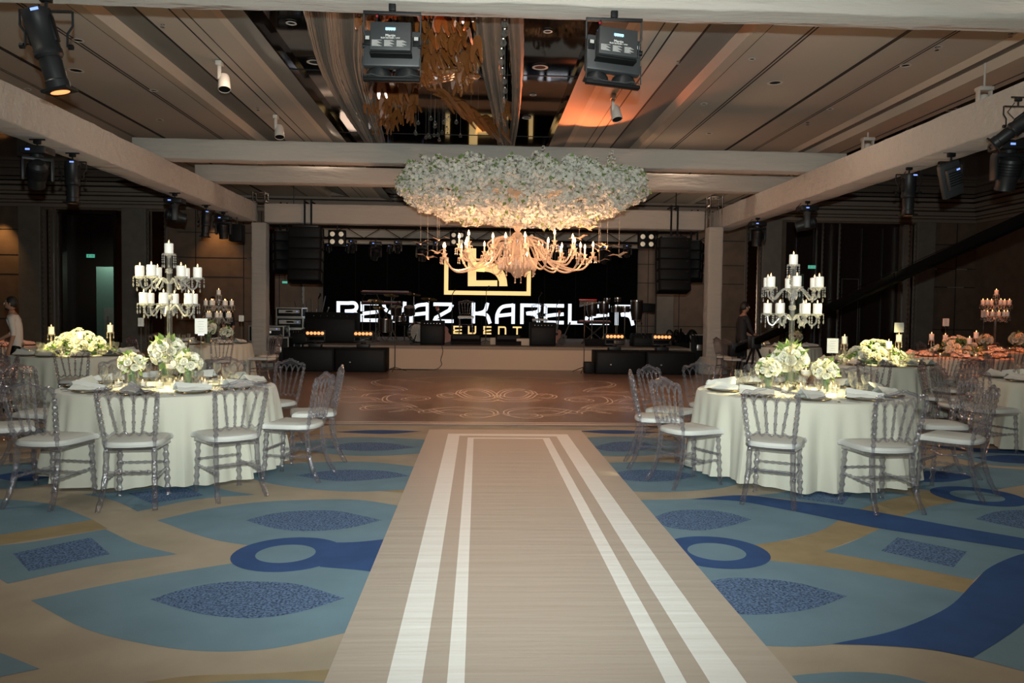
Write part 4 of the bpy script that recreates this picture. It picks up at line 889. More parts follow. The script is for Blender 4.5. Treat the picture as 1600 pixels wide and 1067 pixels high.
for q in range(NA):
    a = q*2*PI/NA+.07; R_ = (1.36 if q % 2 else 1.05); up = (.12 if q % 2 == 0 else .0)+.05*math.sin(q*2.3); ca, sa = math.cos(a), math.sin(a)
    P_ = spl([(.06, .42), (.22, .60+up*.5), (.42, .56+up*.5), (.62, .32), (R_*.68, .16+up), (R_*.87, .15+up), (R_, .36+up)], 5)
    b = MB(); b.tube([(p[0]*ca, p[0]*sa, p[1]) for p in P_], .0165, 'crystal', 8); AR = b.build('arm', t)
    z = .36+up; b = MB(); b.lathe([(.015, z-.02), (.065, z+.0), (.07, z+.012), (.02, z+.015), (.03, z+.06), (.055, z+.085), (.02, z+.09)], 'crystal', 12, Tm((R_*ca, R_*sa, 0)))
    for w_ in range(6): e = w_*PI/3; drops(b, R_*ca+.065*math.cos(e), R_*sa+.065*math.sin(e), z, .07, .010)
    b.build('candle_cup', AR)
    b = MB(); b.lathe([(.014, z+.085), (.014, z+.19)], 'white', 10, Tm((R_*ca, R_*sa, 0))); b.build('candle_sleeve', AR)
    b = MB(); b.lathe([(.008, z+.185), (.020, z+.205), (.017, z+.235), (.001, z+.28)], 'warmbulb', 8, Tm((R_*ca, R_*sa, 0))); b.build('bulb', AR)
for q in range(10):
    a = q*2*PI/10; b = MB(); P_ = spl([(.05, .55), (.25, .74), (.52, .64), (.50, .5)], 4); b.tube([(p[0]*math.cos(a), p[0]*math.sin(a), p[1]) for p in P_], .016, 'crystal', 6); b.build('upper_scroll', t)
# paper birds
b = MB(); b.add([(0, .16, .0), (.03, 0, .02), (0, -.14, .01), (-.03, 0, .02), (0, .02, -.025)], [(0, 1, 4), (1, 2, 4), (2, 3, 4), (3, 0, 4), (0, 3, 2, 1)], 'bird')
for s_ in (-1, 1): b.add([(s_*.02, .05, .015), (s_*.02, -.05, .015), (s_*.13, -.035, .07), (s_*.27, -.06, .03), (s_*.14, .055, .065)], [(0, 1, 2, 4), (4, 2, 3)], 'bird'); b.add([(s_*.02, .05, .012), (s_*.02, -.05, .012), (s_*.13, -.035, .067), (s_*.27, -.06, .027), (s_*.14, .055, .062)], [(3, 2, 4), (4, 2, 1, 0)], 'bird')
BIRD = b.mesh('bird_body', False); birds = []
for px, py, dy in ((657, 381, -.6), (686, 375, .2), (668, 403, .5), (683, 395, -1), (920, 358, -.3), (905, 373, .9), (938, 385, .4), (949, 386, -.9), (935, 392, -.2), (967, 400, .2), (936, 409, .6), (797, 377, -1.3), (730, 352, .3)):
    p = at(px, py, Y=13.9+dy); t = thing('paper_bird', None, 'ornament', p); o = bpy.data.objects.new('bird_body', BIRD); COL.objects.link(o); o.parent = t
    o.rotation_euler = (rr.uniform(-.3, .3), rr.uniform(-.25, .25), rr.uniform(-.7, .7)); o.scale = (.8,)*3
    b = MB(); b.tube([(0, 0, .02), (0, 0, 3.42-p.z)], .0012, 'white', 4); b.build('thread', t); birds.append(t)
number_them(birds, 'small paper bird flying by the chandelier', 'paper birds hung around the chandelier')
# ================================================================ CEILING SCULPTURE IN THE MIRROR COFFER
def swag(name, label, left, right, Ya, Yb, zs, n, seed):
    """many fine chains sagging side by side along the room"""
    r_ = random.Random(seed); b = MB()
    L = [at(x, y, z=z) for (x, y), z in zip(left, zs)]; R_ = [at(x, y, z=z) for (x, y), z in zip(right, zs)]
    for i in range(n):
        u = i/(n-1); sag = .10*r_.random(); q = spl([a.lerp(c_, u)+Vector((0, 0, -sag*math.sin(PI*k/(len(L)-1))+.07*math.sin(u*14))) for k, (a, c_) in enumerate(zip(L, R_))], 9)
        q = [p+Vector((r_.gauss(0, .002), r_.gauss(0, .002), 0)) for p in q]
        b.tube(q, [.010+.005*(k % 2) for k in range(len(q))], 'chain', 4)
    for (p, q_) in ((L[0], R_[0]), (L[-1], R_[-1])):
        b.tube([p, q_], .012, 'chain', 5); b.tube([p, (p.x, p.y, ZC)], .004, 'chain', 4); b.tube([q_, (q_.x, q_.y, ZC)], .004, 'chain', 4)
    b.build(name, label=label, cat='ceiling ornament', group='bronze chain swags in the mirrored ceiling coffer')
zs = (4.9, 4.85, 4.75, 4.7, 4.7)
swag('chain_curtain', 'wide swag of bronze chains sweeping down beside the amber glass, left of the blinder', [(466, -25), (497, 97), (533, 163), (560, 205), (585, 245)], [(585, -25), (575, 90), (585, 150), (595, 200), (606, 245)], 8, 15, zs, 95, 1)
swag('chain_curtain', 'bronze chain swag just left of the hanging glass beads', [(733, -25), (752, 90), (768, 160), (775, 200), (782, 245)], [(782, -25), (783, 90), (789, 160), (793, 200), (797, 245)], 8, 15, zs, 44, 2)
swag('chain_curtain', 'narrow bronze chain swag right of the hanging glass beads', [(788, -25), (799, 90), (801, 160), (798, 200), (794, 245)], [(815, -25), (817, 90), (813, 160), (808, 200), (800, 245)], 8, 15, zs, 24, 3)
t = thing('glass_bead_strand', 'line of clear glass balls between the two bronze chain swags', 'ceiling ornament', at(787, 20, z=4.6))
o_ = t.location.copy(); pb = [at(786+3*math.sin(k), 22+k*15, z=4.62) for k in range(14)]
for p in pb:
    b = MB(); b.ball(p-o_, .042, 'glass', 10); b.ball(p-o_+Vector((0, 0, .05)), .015, 'chrome', 6); b.tube([p-o_+Vector((0, 0, .04)), Vector((p.x, p.y, ZC))-o_], .002, 'chain', 4); b.build('glass_ball', t)
# two-pronged amber glass leaves on wires
def leafglass(seed):
    r_ = random.Random(seed); w0 = r_.uniform(.8, 1.15); out = [(-.05*w0, .16), (.05*w0, .16), (.085, .05), (.10, -.06), (.115, -.17), (.085, -.185), (.05, -.08), (.015, .0), (-.02, -.08), (-.045, -.2), (-.075, -.19), (-.095, -.07), (-.085, .05)]
    q = [(p.x, p.y) for p in spl([Vector((x, y, 0)) for x, y in out], 3, True)]
    b = MB(); b.prism(q, -.012, .012, 'amber', Tm(rot=(PI/2, 0, 0)))
    for v in range(len(b.v)): x, y, z = b.v[v]; b.v[v] = (x, y+.05*math.sin(z*9+seed)+.6*x*x, z)
    return b.mesh('glass_leaf')
LG = [leafglass(i) for i in range(5)]
t = thing('glass_leaf_sculpture', 'hanging sculpture of two-pronged amber glass leaves in the mirrored ceiling', 'ceiling sculpture', at(650, 80, z=ZC)); o_ = t.location.copy(); r_ = random.Random(12)
spots = []
for (x0, x1, y0, y1, n, z0, z1) in ((560, 660, -15, 25, 12, 4.55, 4.9), (655, 735, 0, 40, 14, 4.6, 4.9), (660, 745, 45, 105, 22, 4.55, 4.9), (655, 740, 105, 135, 14, 4.55, 4.85), (575, 650, 125, 190, 24, 4.5, 4.9), (735, 800, 170, 215, 6, 4.6, 4.8)):
    for i in range(n): spots.append((r_.uniform(x0, x1), r_.uniform(y0, y1), r_.uniform(z0, z1)))
wires = MB()
for i, (px, py, z) in enumerate(spots[:96]):
    p = at(px, py, z=z); o = bpy.data.objects.new('glass_leaf', LG[i % 5]); COL.objects.link(o); o.parent = t; o.location = p-o_; o.rotation_euler = (r_.uniform(-.3, .3), r_.uniform(-.15, .15), r_.uniform(-.9, .9)); o.scale = (r_.uniform(.55, .85),)*3
    wires.tube([p-o_+Vector((0, 0, .15)), Vector((p.x, p.y, ZC))-o_], .002, 'chain', 4)
for (x0, x1, y0, y1, n) in ((655, 740, 0, 130, 46), (572, 655, 118, 205, 30), (560, 655, -10, 20, 10)):
    for i in range(n):
        p = at(r_.uniform(x0, x1), r_.uniform(y0, y1), z=r_.uniform(4.55, 4.9)); me = LG[i % 5]; T = Tm(p-o_, (r_.uniform(-.3, .3), r_.uniform(-.2, .2), r_.uniform(-1, 1)), r_.uniform(.5, .8))
        wires.add([v.co.copy() for v in me.vertices], [tuple(q.vertices) for q in me.polygons], 'amber', T)
for i in range(22):   # a fan of narrow blades and twisted glass
    px, py = 668+i*4.5, 132+i*2.6+r_.uniform(-8, 8); p = at(px, py+10, z=4.6)-o_; q = p+Vector((.35+.1*r_.random(), .9, -.10)); 
    P_ = spl([p, p.lerp(q, .4)+Vector((0, 0, .12)), q], 5); wires.tube(P_, [.012+.035*math.sin(PI*k/(len(P_)-1)) for k in range(len(P_))], 'amber', 5)
for i in range(26):
    p = at(660+r_.uniform(0, 80), 118+r_.uniform(-8, 8), z=4.62)-o_; wires.ball(p, r_.uniform(.04, .09), 'amber', 7, (1.6, 1, .7))
wires.build('wires_and_blades', t, kind='stuff')
cb = []
for i in range(20):   # clear bulbs lower down the coffer
    p = at(645+r_.uniform(0, 75), 180+r_.uniform(0, 42), z=4.75); b = MB(); b.ball((0, 0, 0), .035, 'glass', 8); b.ball((0, 0, .04), .016, 'chrome', 6); b.tube([(0, 0, .04), (0, 0, ZC-p.z)], .002, 'chain', 4)
    o = b.build('hanging_glass_ball', cat='ceiling ornament'); o.location = p; cb.append(o)
number_them(cb, 'tiny glass ball on a wire under the mirrored ceiling', 'glass balls below the mirrored ceiling')
# ================================================================ CEILING FITTINGS
def downlight(px, py, z, r_=.09, lb='round recessed ceiling downlight', tilt=0):
    p = at(px, py, z=z); t = thing('recessed_downlight', None, 'ceiling light', p)
    b = MB(); b.lathe([(r_, 0), (r_*1.05, -.006), (r_*.75, -.008), (r_*.72, .0)], 'white', 20, cap=False); b.build('trim_ring', t)
    b = MB(); b.lathe([(r_*.74, -.002), (.001, -.002)], 'black', 16, cap=False); b.build('recess', t); return t
dl = [downlight(px, py, ZC-.004, r_) for px, py, r_ in ((408//3.333, 209/3.333, .08), (395/3.333, 366/3.333, .12), (800/3.333, 470/3.333, .07), (832/3.333, 624/3.333, .07), (145/3.333, 464/3.333, .06), (40, 68, .07),
     (1175, 92, .05), (1211, 129, .12), (1415, 102, .08), (1297, 170, .06), (1100, 162, .06), (1108, 208, .07), (1466, 73, .05))]
number_them(dl, 'small round recessed downlight in the pale ceiling', 'downlights in the pale ceiling')
dm = [downlight(px, py, ZC-.01, r_) for px, py, r_ in ((492, 97, .12), (844, 105, .12), (823, 184, .09), (833, 148, .06), (856, 49, .06), (455, 36, .07), (556, 306, .12))]
number_them(dm, 'round downlight ring set in the dark mirrored ceiling', 'downlights in the mirrored ceiling')
t = downlight(1486, 171, ZO-.01, .12); t['label'] = 'round downlight in the dark outer ceiling strip at right'
sp = []
for px, py in ((254, 37), (403, 168), (1464, 73), (1579, 52), (1262, 191), (1060, 95)):
    p = at(px, py, z=ZC-.01); b = MB(); b.lathe([(.03, 0), (.03, -.01), (.012, -.012), (.010, -.04), (.028, -.045), (.028, -.05), (.001, -.052)], 'chrome', 10); o = b.build('fire_sprinkler', cat='sprinkler'); o.location = p; sp.append(o)
number_them(sp, 'tiny metal fire sprinkler on the pale ceiling', 'sprinklers on the pale ceiling')
def track_spot(px, py, label, g='white track spotlights under the ceiling'):
    p = at(px, py, z=ZC-.03); t = thing('track_spotlight', label, 'spotlight', p, group=g)
    b = MB(); b.box((0, 0, -.035), (.09, .14, .07), 'white', b=.01); b.box((0, .0, -.16), (.05, .05, .22), 'white', b=.008); b.build('bracket', t)
    b = MB(); b.lathe([(.001, .13), (.07, .125), (.085, .08), (.095, -.12), (.088, -.13), (.08, -.09), (.001, -.08)], 'white', 20, Tm((.06, .03, -.31), (-.35, -.15, 0))); b.build('lamp_head', t)
    b = MB(); b.lathe([(.084, -.118), (.001, -.118)], 'black', 18, Tm((.06, .03, -.31), (-.35, -.15, 0)), cap=False); b.build('lens', t)
track_spot(343, 96, 'white track spotlight nearer of two on the ceiling left of the mirrored coffer'); track_spot(431, 180, 'white track spotlight further along the ceiling left of the mirrored coffer'); track_spot(958, 148, 'white track spotlight below the blinder on the amber-lit ceiling')
def cam_unit(px, py, Y, label, s=1):
    p = at(px, py, Y=Y); t = thing('ceiling_projector_lamp', label, 'spotlight', p, group='white swivel lamps on the dark outer ceiling edge'); t.scale = (s,)*3
    b = MB(); b.box((0, 0, -.03), (.3, .2, .08), 'white', b=.015); b.box((-.13, 0, -.2), (.03, .12, .3), 'white', b=.01); b.box((.13, 0, -.2), (.03, .12, .3), 'white', b=.01); b.tube([(0, 0, 0), (0, 0, .5)], .02, 'white'); b.build('yoke', t)
    b = MB(); b.lathe([(.001, .14), (.08, .12), (.11, .02), (.11, -.1), (.07, -.15), (.001, -.15)], 'white', 18, Tm((0, 0, -.27))); b.build('lamp_head', t)
cam_unit(1538, 137, 11.6, 'white swivel lamp at the ceiling edge above the right beam', .75); cam_unit(1356, 216, 15.6, 'white swivel lamp where the long crossbeam meets the right beam', .8); cam_unit(1243, 272, 19, 'small white swivel lamp between the two crossbeams', .7)
# ================================================================ RIG LIGHTS
def on_beam(px, py, Y, top):
    if top == ZB and abs(Y) < 18.5:
        X = -5.78 if px < 800 else 6.2; Y = 5
        for _ in range(30):
            q = at(px, py, Y=Y); Y *= X/q.x
        p = at(px, py, Y=Y)
    else: p = at(px, py, Y=Y)
    p.z = top; return p
ZB = 3.67
def clamp(b, top):
    b.box((0, 0, top-.03), (.09, .05, .06), 'black', b=.01); b.tube([(-.10, 0, top-.005), (.10, 0, top-.005)], .011, 'blackm', 6); b.tube([(0, 0, top), (0, 0, top-.12)], .013, 'blackm', 6)
def mover(px, py, Y, top_z, label, pan=0, tilt=0, s=1, g='black moving-head lights on the rig', lit=False):
    """moving head hung by its base: box, yoke, head, lens, display"""
    p = on_beam(px, py, Y, top_z); t = thing('moving_head_light', label, 'stage light', p, 0, g); t.scale = (s,)*3
    b = MB(); clamp(b, 0); b.box((0, 0, -.155), (.34, .26, .10), 'blackm', b=.02); b.tube([(-.12, 0, -.05), (-.2, .05, -.15), (-.1, .1, -.25)], .006, 'black', 5); b.build('base', t)
    b = MB(); b.box((-.05, -.134, -.155), (.055, .006, .022), 'bluelcd'); b.build('display', t)
    T = Tm((0, 0, -.2), (0, 0, pan)); b = MB(); b.lathe([(.08, 0), (.08, -.04)], 'blackm', 16, T); b.box((0, 0, -.06), (.36, .12, .05), 'blackm', T, b=.012)
    for sx in (-1, 1): b.box((sx*.165, 0, -.20), (.045, .11, .28), 'blackm', T, b=.015)
    b.build('yoke', t)
    H = Tm((0, 0, -.44), (0, 0, pan)) @ Tm(rot=(tilt, 0, 0)); b = MB(); b.lathe([(.001, .18), (.07, .175), (.115, .13), (.125, .04), (.12, -.05), (.10, -.13), (.105, -.20), (.095, -.205), (.09, -.17), (.001, -.165)], 'blackm', 22, H)
    for q in range(5): b.lathe([(.126, .1-q*.03), (.129, .09-q*.03), (.126, .08-q*.03)], 'black', 20, H, cap=False)
    b.build('head', t); b = MB(); b.lathe([(.088, -.185), (.001, -.195)], 'ledwhite' if lit else 'steel', 18, H, cap=False); b.build('lens', t); return t
def profile_spot(px, py, Y, top_z, label, rx, ry, s=1, lit=False):
    p = on_beam(px, py, Y, top_z); t = thing('profile_spotlight', label, 'stage light', p, 0, 'black profile spotlights on the rig'); t.scale = (s,)*3
    b = MB(); clamp(b, 0); b.box((0, 0, -.13), (.40, .035, .012), 'blackm')
    for sx in (-1, 1): b.tube([(sx*.2, 0, -.13), (sx*.2, 0, -.24), (sx*.16, 0, -.30), (sx*.16, 0, -.40)], .010, 'blackm', 6); b.lathe([(.022, 0), (.022, .03)], 'black', 10, Tm((sx*.17, 0, -.40), (0, sx*PI/2, 0)))
    b.tube([(-.05, 0, -.08), (-.13, .02, -.2), (-.02, .05, -.28)], .006, 'black', 5); b.build('yoke', t)
    H = Tm((0, 0, -.40), (rx, ry, 0)); b = MB()
    b.lathe([(.001, .285), (.085, .28), (.105, .27), (.108, .22), (.098, .19), (.098, -.02), (.105, -.03), (.105, -.07), (.088, -.09)], 'blackm', 22, H); b.box((0, .0, .12), (.215, .07, .2), 'black', H, b=.01); b.build('lamp_housing', t)
    b = MB(); b.lathe([(.075, -.07), (.085, -.12), (.080, -.26), (.088, -.27), (.088, -.33), (.078, -.33), (.07, -.28), (.001, -.27)], 'blackm', 22, H); b.box((0, 0, -.34), (.20, .20, .02), 'black', H); b.build('lens_tube', t)
    b = MB(); b.lathe([(.07, -.352), (.05, -.356), (.001, -.36)], 'amberlamp' if lit else 'steel', 16, H, cap=False); b.build('lens', t)
    b = MB(); b.box((.04, -.106, .25), (.06, .004, .02), 'bluelcd', H); b.build('display', t); return t
ZB = 3.67
profile_spot(72, 10, 6.95, 4.2, 'large black profile spotlight hanging top left, amber in its lens', .10, -.24, 1.12, True)
mover(58, 215, 10.4, ZB, 'black washer on the left beam, nearest of its lights', .6, .8, 1.0)
profile_spot(113, 222, 11.3, ZB, 'black profile spotlight second along the left beam', 0, .0, .95)
mover(273, 294, 15.0, ZB, 'moving head on the left beam with pale lens glowing sideways', -1.2, 1.35, lit=True)
profile_spot(322, 314, 16.5, ZB, 'black profile spotlight on the left beam next to the column', .1, .12, .9)
mover(349, 322, 17.8, ZB, 'small moving head on the left beam closest to the column', 0, .15, .95)
mover(1578, 200, 9.1, ZB, 'big moving head on the right beam near the picture edge with blue display', 0, .3, 1.05)
profile_spot(1421, 255, 11.3, ZB, 'black profile spotlight third from the right edge on the right beam', 0, 0, .95)
mover(1262, 313, 14.7, ZB, 'moving head halfway along the right beam', 1.2, 1.3, 1.0, lit=True)
mover(1184, 341, 17.2, ZB, 'moving head on the right beam closest to the column', 0, .15, 1.0)
profile_spot(1592, 135, 8.2, 3.9, 'black spotlight cut off at the top right edge on the beam', .5, .8, .8)
# the two tilted square washers
def panel_wash(px, py, Y, top, rx, ry, label, s=1, n=4, g=None):
    p = on_beam(px, py, Y, top); t = thing('panel_washer_light', label, 'stage light', p, 0, g); t.scale = (s,)*3
    b = MB(); clamp(b, 0); b.box((0, 0, -.13), (.3, .04, .03), 'blackm'); b.box((-.14, 0, -.2), (.02, .05, .15), 'blackm'); b.box((.14, 0, -.2), (.02, .05, .15), 'blackm'); b.build('yoke', t)
    H = Tm((0, 0, -.33), (rx, ry, 0)); b = MB(); b.box((0, 0, 0), (.26, .07, .42), 'greym', H, b=.02); b.box((0, -.06, .02), (.18, .07, .26), 'greym', H, b=.02)
    for q in range(6): b.box((0, -.098, .10-.03*q), (.15, .005, .012), 'black', H)
    b.build('housing', t); b = MB(); b.box((.05, -.1, .12), (.04, .005, .02), 'bluelcd', H); b.build('display', t)
    b = MB(); b.box((0, .038, 0), (.22, .01, .38), 'blindlamp', H); b.build('lens_panel', t)
panel_wash(1487, 228, 10.1, ZB, .25, -.38, 'grey panel washer tilted on the right beam', 1.1); 
b_ = at(385, 335, Y=18.6); bx = MB(); bx.box((0, 0, 0), (.30, .3, .40), 'black', b=.01); bx.tube([(0, 0, .2), (0, 0, .38)], .012, 'blackm'); o = bx.build('hung_monitor_speaker', label='small black box speaker under the left beam beside the column', cat='speaker'); o.location = (-5.75, b_.y, 3.28)
# ---------------------------------------------------------------- two twin blinders with printed backs
def text_mesh(s, size, T, m, b):
    cu = bpy.data.curves.new('lettering', 'FONT'); cu.body = s; cu.size = size; cu.align_x = 'CENTER'; cu.extrude = .0006
    o = bpy.data.objects.new('tmp', cu); COL.objects.link(o); dg = bpy.context.evaluated_depsgraph_get(); me = bpy.data.meshes.new_from_object(o.evaluated_get(dg))
    b.add([v.co.copy() for v in me.vertices], [tuple(p.vertices) for p in me.polygons], m, T); bpy.data.objects.remove(o); bpy.data.meshes.remove(me); bpy.data.curves.remove(cu)
def blinder(px, top, Y, label, rx, ry, rz, s=1):
    p = at(px, 20, Y=Y); p.z = top; t = thing('twin_blinder_light', label, 'stage light', p, 0, 'printed twin blinders on the top crossbeam'); t.scale = (s,)*3
    b = MB(); b.box((0, 0, .04), (.06, .05, .2), 'black', b=.01); b.tube([(0, 0, .0), (0, 0, -.07)], .014, 'steel', 8); b.box((0, 0, -.075), (.50, .035, .028), 'blackm', b=.004)
    for sx in (-1, 1): b.tube([(sx*.245, 0, -.08), (sx*.245, 0, -.24), (sx*.222, -.0, -.29), (sx*.222, 0, -.40)], .008, 'greym', 6); b.lathe([(.022, 0), (.024, .03)], 'black', 10, Tm((sx*.222, 0, -.36), (0, sx*PI/2, 0)))
    b.build('yoke', t)
    H = Tm((0, 0, -.36), (rx, ry, rz)); b = MB()
    b.box((0, .03, -.02), (.50, .09, .32), 'greym', H, b=.02); b.box((0, -.07, .035), (.345, .13, .245), 'greym', H, b=.006); b.box((0, -.06, -.10), (.36, .10, .02), 'black', H, b=.006)
    for sx in (-1, 1): b.box((sx*.21, -.02, .04), (.06, .02, .08), 'black', H, b=.005); b.box((sx*.21, -.034, .06), (.035, .004, .03), 'greyprint', H)
    b.build('housing', t)
    for sx in (-1, 1):
        b = MB(); b.lathe([(.05, .0), (.10, -.05), (.118, -.11), (.116, -.115), (.10, -.06)], 'blackm', 22, H @ Tm((sx*.125, .05, -.15), (.55, 0, 0))); b.build('lamp_bowl', t)
        b = MB(); b.lathe([(.11, -.10), (.001, -.09)], 'steel', 18, H @ Tm((sx*.125, .05, -.15), (.55, 0, 0)), cap=False); b.build('lens', t)
    b = MB(); b.tube([H @ Vector(q) for q in ((-.245, -.02, -.10), (-.25, -.02, -.27), (-.17, -.02, -.255), (-.10, -.02, -.275), (.10, -.02, -.275), (.17, -.02, -.255), (.25, -.02, -.27), (.245, -.02, -.10))], .006, 'greym', 6)
    b.box((0, -.0, -.295), (.49, .06, .03), 'black', H, b=.006); b.build('front_bracket', t)
    F = H @ Tm((0, -.1365, 0), (PI/2, 0, 0)); b = MB(); b.box((0, -.1365, .095), (.085, .004, .022), 'cyanlcd', H); b.build('display', t)
    b = MB(); text_mesh('Martin', .032, F @ Tm((0, .027, 0)), 'print', b); text_mesh('RUSH BLINDER 1 WW', .0165, F @ Tm((0, .010, 0)), 'print', b)
    for c_ in range(3):
        x0 = -.155+c_*.105
        for r_2 in range(9): b.box((x0+.04-.006*((r_2*7+c_) % 4), -.1372, -.006-.0062*r_2), (.084-.012*((r_2*7+c_) % 4), .001, .0034), 'greyprint', H)
    for q in range(4): b.box((-.03+.02*q, -.1372, .079), (.006, .001, .004), 'print', H)
    b.build('printed_label', t)
    b = MB(); b.tube([(-.12, -.01, -.08), (-.13, -.02, -.14), (-.14, 0, -.22)], .008, 'black', 6); b.ball((-.13, -.02, -.11), .012, 'red', 8); b.box((-.14, -.03, -.19), (.03, .02, .03), 'bluetag'); b.box((-.115, -.03, -.205), (.02, .02, .02), 'yellow'); b.build('cables', t)
blinder(613, 4.2, 6.95, 'black twin blinder lamp with printed back in front of the amber glass leaves', -.10, 0, 0, 1.02)
blinder(960, 4.2, 6.95, 'black twin blinder lamp with printed back against the pale right ceiling', -.14, .06, .13, 1.02)
# ================================================================ STAGE
Y0 = 19.5; ZS = .60
b = MB(); b.box((.55, 23.0, ZS-.04), (9.9, 6.8, .08), 'stagetop'); b.box((.55, Y0+.1, (ZS-.08)/2), (9.9, .03, ZS-.08), 'stagecloth'); b.box((.55, 23.1, .25), (9.7, 6.4, .5), 'black')
b.build('stage', smooth=False, label='low stage with cream skirt at the end of the dance floor', cat='stage')
def sub(x, wd, label, y=18.78, h=.56):
    t = thing('subwoofer', label, 'speaker', (x, y, .012), group='black subwoofers lined up before the stage')
    b = MB(); b.box((0, 0, h/2), (wd, .75, h), 'subw', b=.012); b.build('cabinet', t)
    b = MB(); b.box((0, -.378, h/2), (wd-.08, .012, h-.08), 'black', b=.004); b.build('front_grille', t); b = MB(); b.box((-wd*.2, -.387, h*.42), (.035, .006, .025), 'greyprint'); b.build('badge', t)
for x, l in ((-4.02, 'outermost black subwoofer at the left of the stage'), (-2.80, 'black subwoofer left of the stage skirt'), (3.45, 'black subwoofer right of the stage skirt'), (4.68, 'outermost black subwoofer at the right of the stage')): sub(x, 1.2, l)
b = MB(); b.box((0, 0, .14), (.24, .3, .28), 'black', b=.02); o = b.build('floor_power_box', label='small black box on the floor beside the right subwoofers', cat='box'); o.location = (2.72, 18.7, .012)
def led_bar(px, py, label):
    p = at(px, py+6, Y=18.8); t = thing('led_blinder_bar', label, 'stage light', (p.x, p.y, .572), group='five-lamp amber bars on the subwoofers')
    b = MB(); b.box((0, 0, .05), (.30, .26, .10), 'blackm', b=.02); b.lathe([(.07, .1), (.05, .14)], 'blackm', 14); b.box((0, 0, .15), (.46, .08, .04), 'blackm', b=.01)
    for sx in (-1, 1): b.box((sx*.22, 0, .24), (.03, .09, .22), 'blackm', b=.01)
    b.build('base_and_yoke', t); b = MB(); b.box((0, 0, .33), (.48, .12, .17), 'blackm', b=.02); b.build('lamp_bar', t)
    for q in range(5): b = MB(); b.lathe([(.001, .014), (.028, .010), (.040, 0)], 'amberlamp', 14, Tm(((q-2)*.088, -.062, .345), (PI/2, 0, 0))); b.build('amber_lamp', t)
led_bar(493, 521, 'amber five-lamp bar on the outermost left subwoofer'); led_bar(568, 520, 'amber five-lamp bar on the subwoofer left of the stage skirt'); led_bar(960, 524, 'amber five-lamp bar on the subwoofer right of the stage skirt'); led_bar(1034, 527, 'amber five-lamp bar on the outermost right subwoofer')
# ---- LED wall with glowing name and emblem
t = thing('led_screen', 'big black LED wall showing a glowing white name and gold emblem', 'screen', (0, 26.1, ZS))
b = MB(); b.box((.1, .15, 1.585), (10.66, .2, 3.17), 'led')
for i in range(11): b.box((-5.22+i*1.066, .046, 1.62), (.008, .004, 3.1), 'black')
b.build('panels', t, smooth=False)
def W_(px, py): p = at(px, py, Y=26.13); return Vector((p.x, p.z-ZS, 0))
def glyph(mb, strokes, x0, y0, w_, h_, sw, m):
    """strokes in a unit box (0..1, top at 1) drawn as flat bands with square ends"""
    for s_ in strokes:
        cur = len(s_) > 2 and s_[0] == 'c'; pp = s_[1:] if s_[0] in ('c', 'l') else s_
        q = [Vector((x0+a*w_, y0+e*h_, 0)) for a, e in pp]; q = spl(q, 8) if cur else q; vs = []
        for i, p in enumerate(q):
            a = (q[i]-q[max(i-1, 0)]).normalized() if i else (q[1]-q[0]).normalized(); c_ = (q[min(i+1, len(q)-1)]-q[i]).normalized() if i < len(q)-1 else a
            n1 = Vector((-a.y, a.x, 0)); n2 = Vector((-c_.y, c_.x, 0)); nn = (n1+n2).normalized(); k = sw/2/max(.35, nn.dot(n1)); vs += [p+nn*k, p-nn*k]
        V = [(v.x, .04-.004, v.y) for v in vs]; mb.add(V, [(2*i, 2*i+1, 2*i+3, 2*i+2) for i in range(len(q)-1)], m)
s = .12
GL = {
 'B': [('l', (.10, 0), (.10, .90), (.50, .90)), ('c', (.5, .90), (.82, .90), (.92, .72), (.80, .55), (.40, .50)), ('c', (.40, .50), (.78, .48), (.93, .33), (.90, 0)), ('l', (.10, .09), (.62, .09))],
 'E': [('l', (.98, .90), (.10, .90), (.10, .52)), ('l', (.10, .38), (.10, .09), (.98, .09)), ('l', (.10, .40), (.55, .46), (.97, .50))],
 'Y': [('c', (.04, 1), (.14, .62), (.48, .42)), ('c', (.96, 1), (.90, .62), (.48, .42)), ('l', (.48, .45), (.48, 0))],
 'A': [('c', (.10, 0), (.12, .45), (.35, .80), (.88, .90)), ('l', (.88, .96), (.88, 0)), ('l', (.16, .38), (.88, .47))],
 'Z': [('l', (0, .90), (.92, .90)), ('l', (.93, .90), (.78, .62), (.12, .25), (.05, .09)), ('l', (.05, .09), (1, .09))],
 'K': [('l', (.10, 1), (.10, 0)), ('l', (.16, .48), (.34, .48)), ('c', (.34, .48), (.62, .62), (.74, 1)), ('c', (.34, .48), (.70, .40), (.86, 0))],
 'R': [('l', (.10, 0), (.10, .90), (.92, .90)), ('c', (.90, .92), (.84, .62), (.30, .50)), ('c', (.34, .52), (.74, .42), (.90, 0))],
 'L': [('l', (.10, 1), (.10, .09), (.55, .09)), ('c', (.55, .09), (.85, .12), (1.0, .38))],
 'V': [('l', (.10, 1), (.10, .09), (.55, .09)), ('c', (.55, .09), (.88, .14), (.92, .5), (.92, 1))],
 'N': [('l', (.10, 0), (.10, .90), (.5, .90)), ('c', (.5, .90), (.86, .86), (.92, .5), (.92, 0))],
 'T': [('l', (0, .90), (1, .90)), ('l', (.5, .90), (.5, 0))],
}
b = MB()
for ch, x0, x1 in (('B', 525, 560), ('E', 563, 592), ('Y', 597, 634), ('A', 639, 672), ('Z', 677, 709), ('K', 736, 771), ('A', 773, 806), ('R', 812, 846), ('E', 849, 882), ('L', 887, 918), ('E', 921, 953), ('R', 960, 993)):
    yb_ = 502.5+(x0-525)*.0125; yt = yb_-32; p0, p1 = W_(x0, yb_), W_(x1, yt); glyph(b, GL[ch], p0.x, p0.y, p1.x-p0.x, p1.y-p0.y, .118, 'ledwhite')
b.build('name_lettering', t, smooth=False)
b = MB()
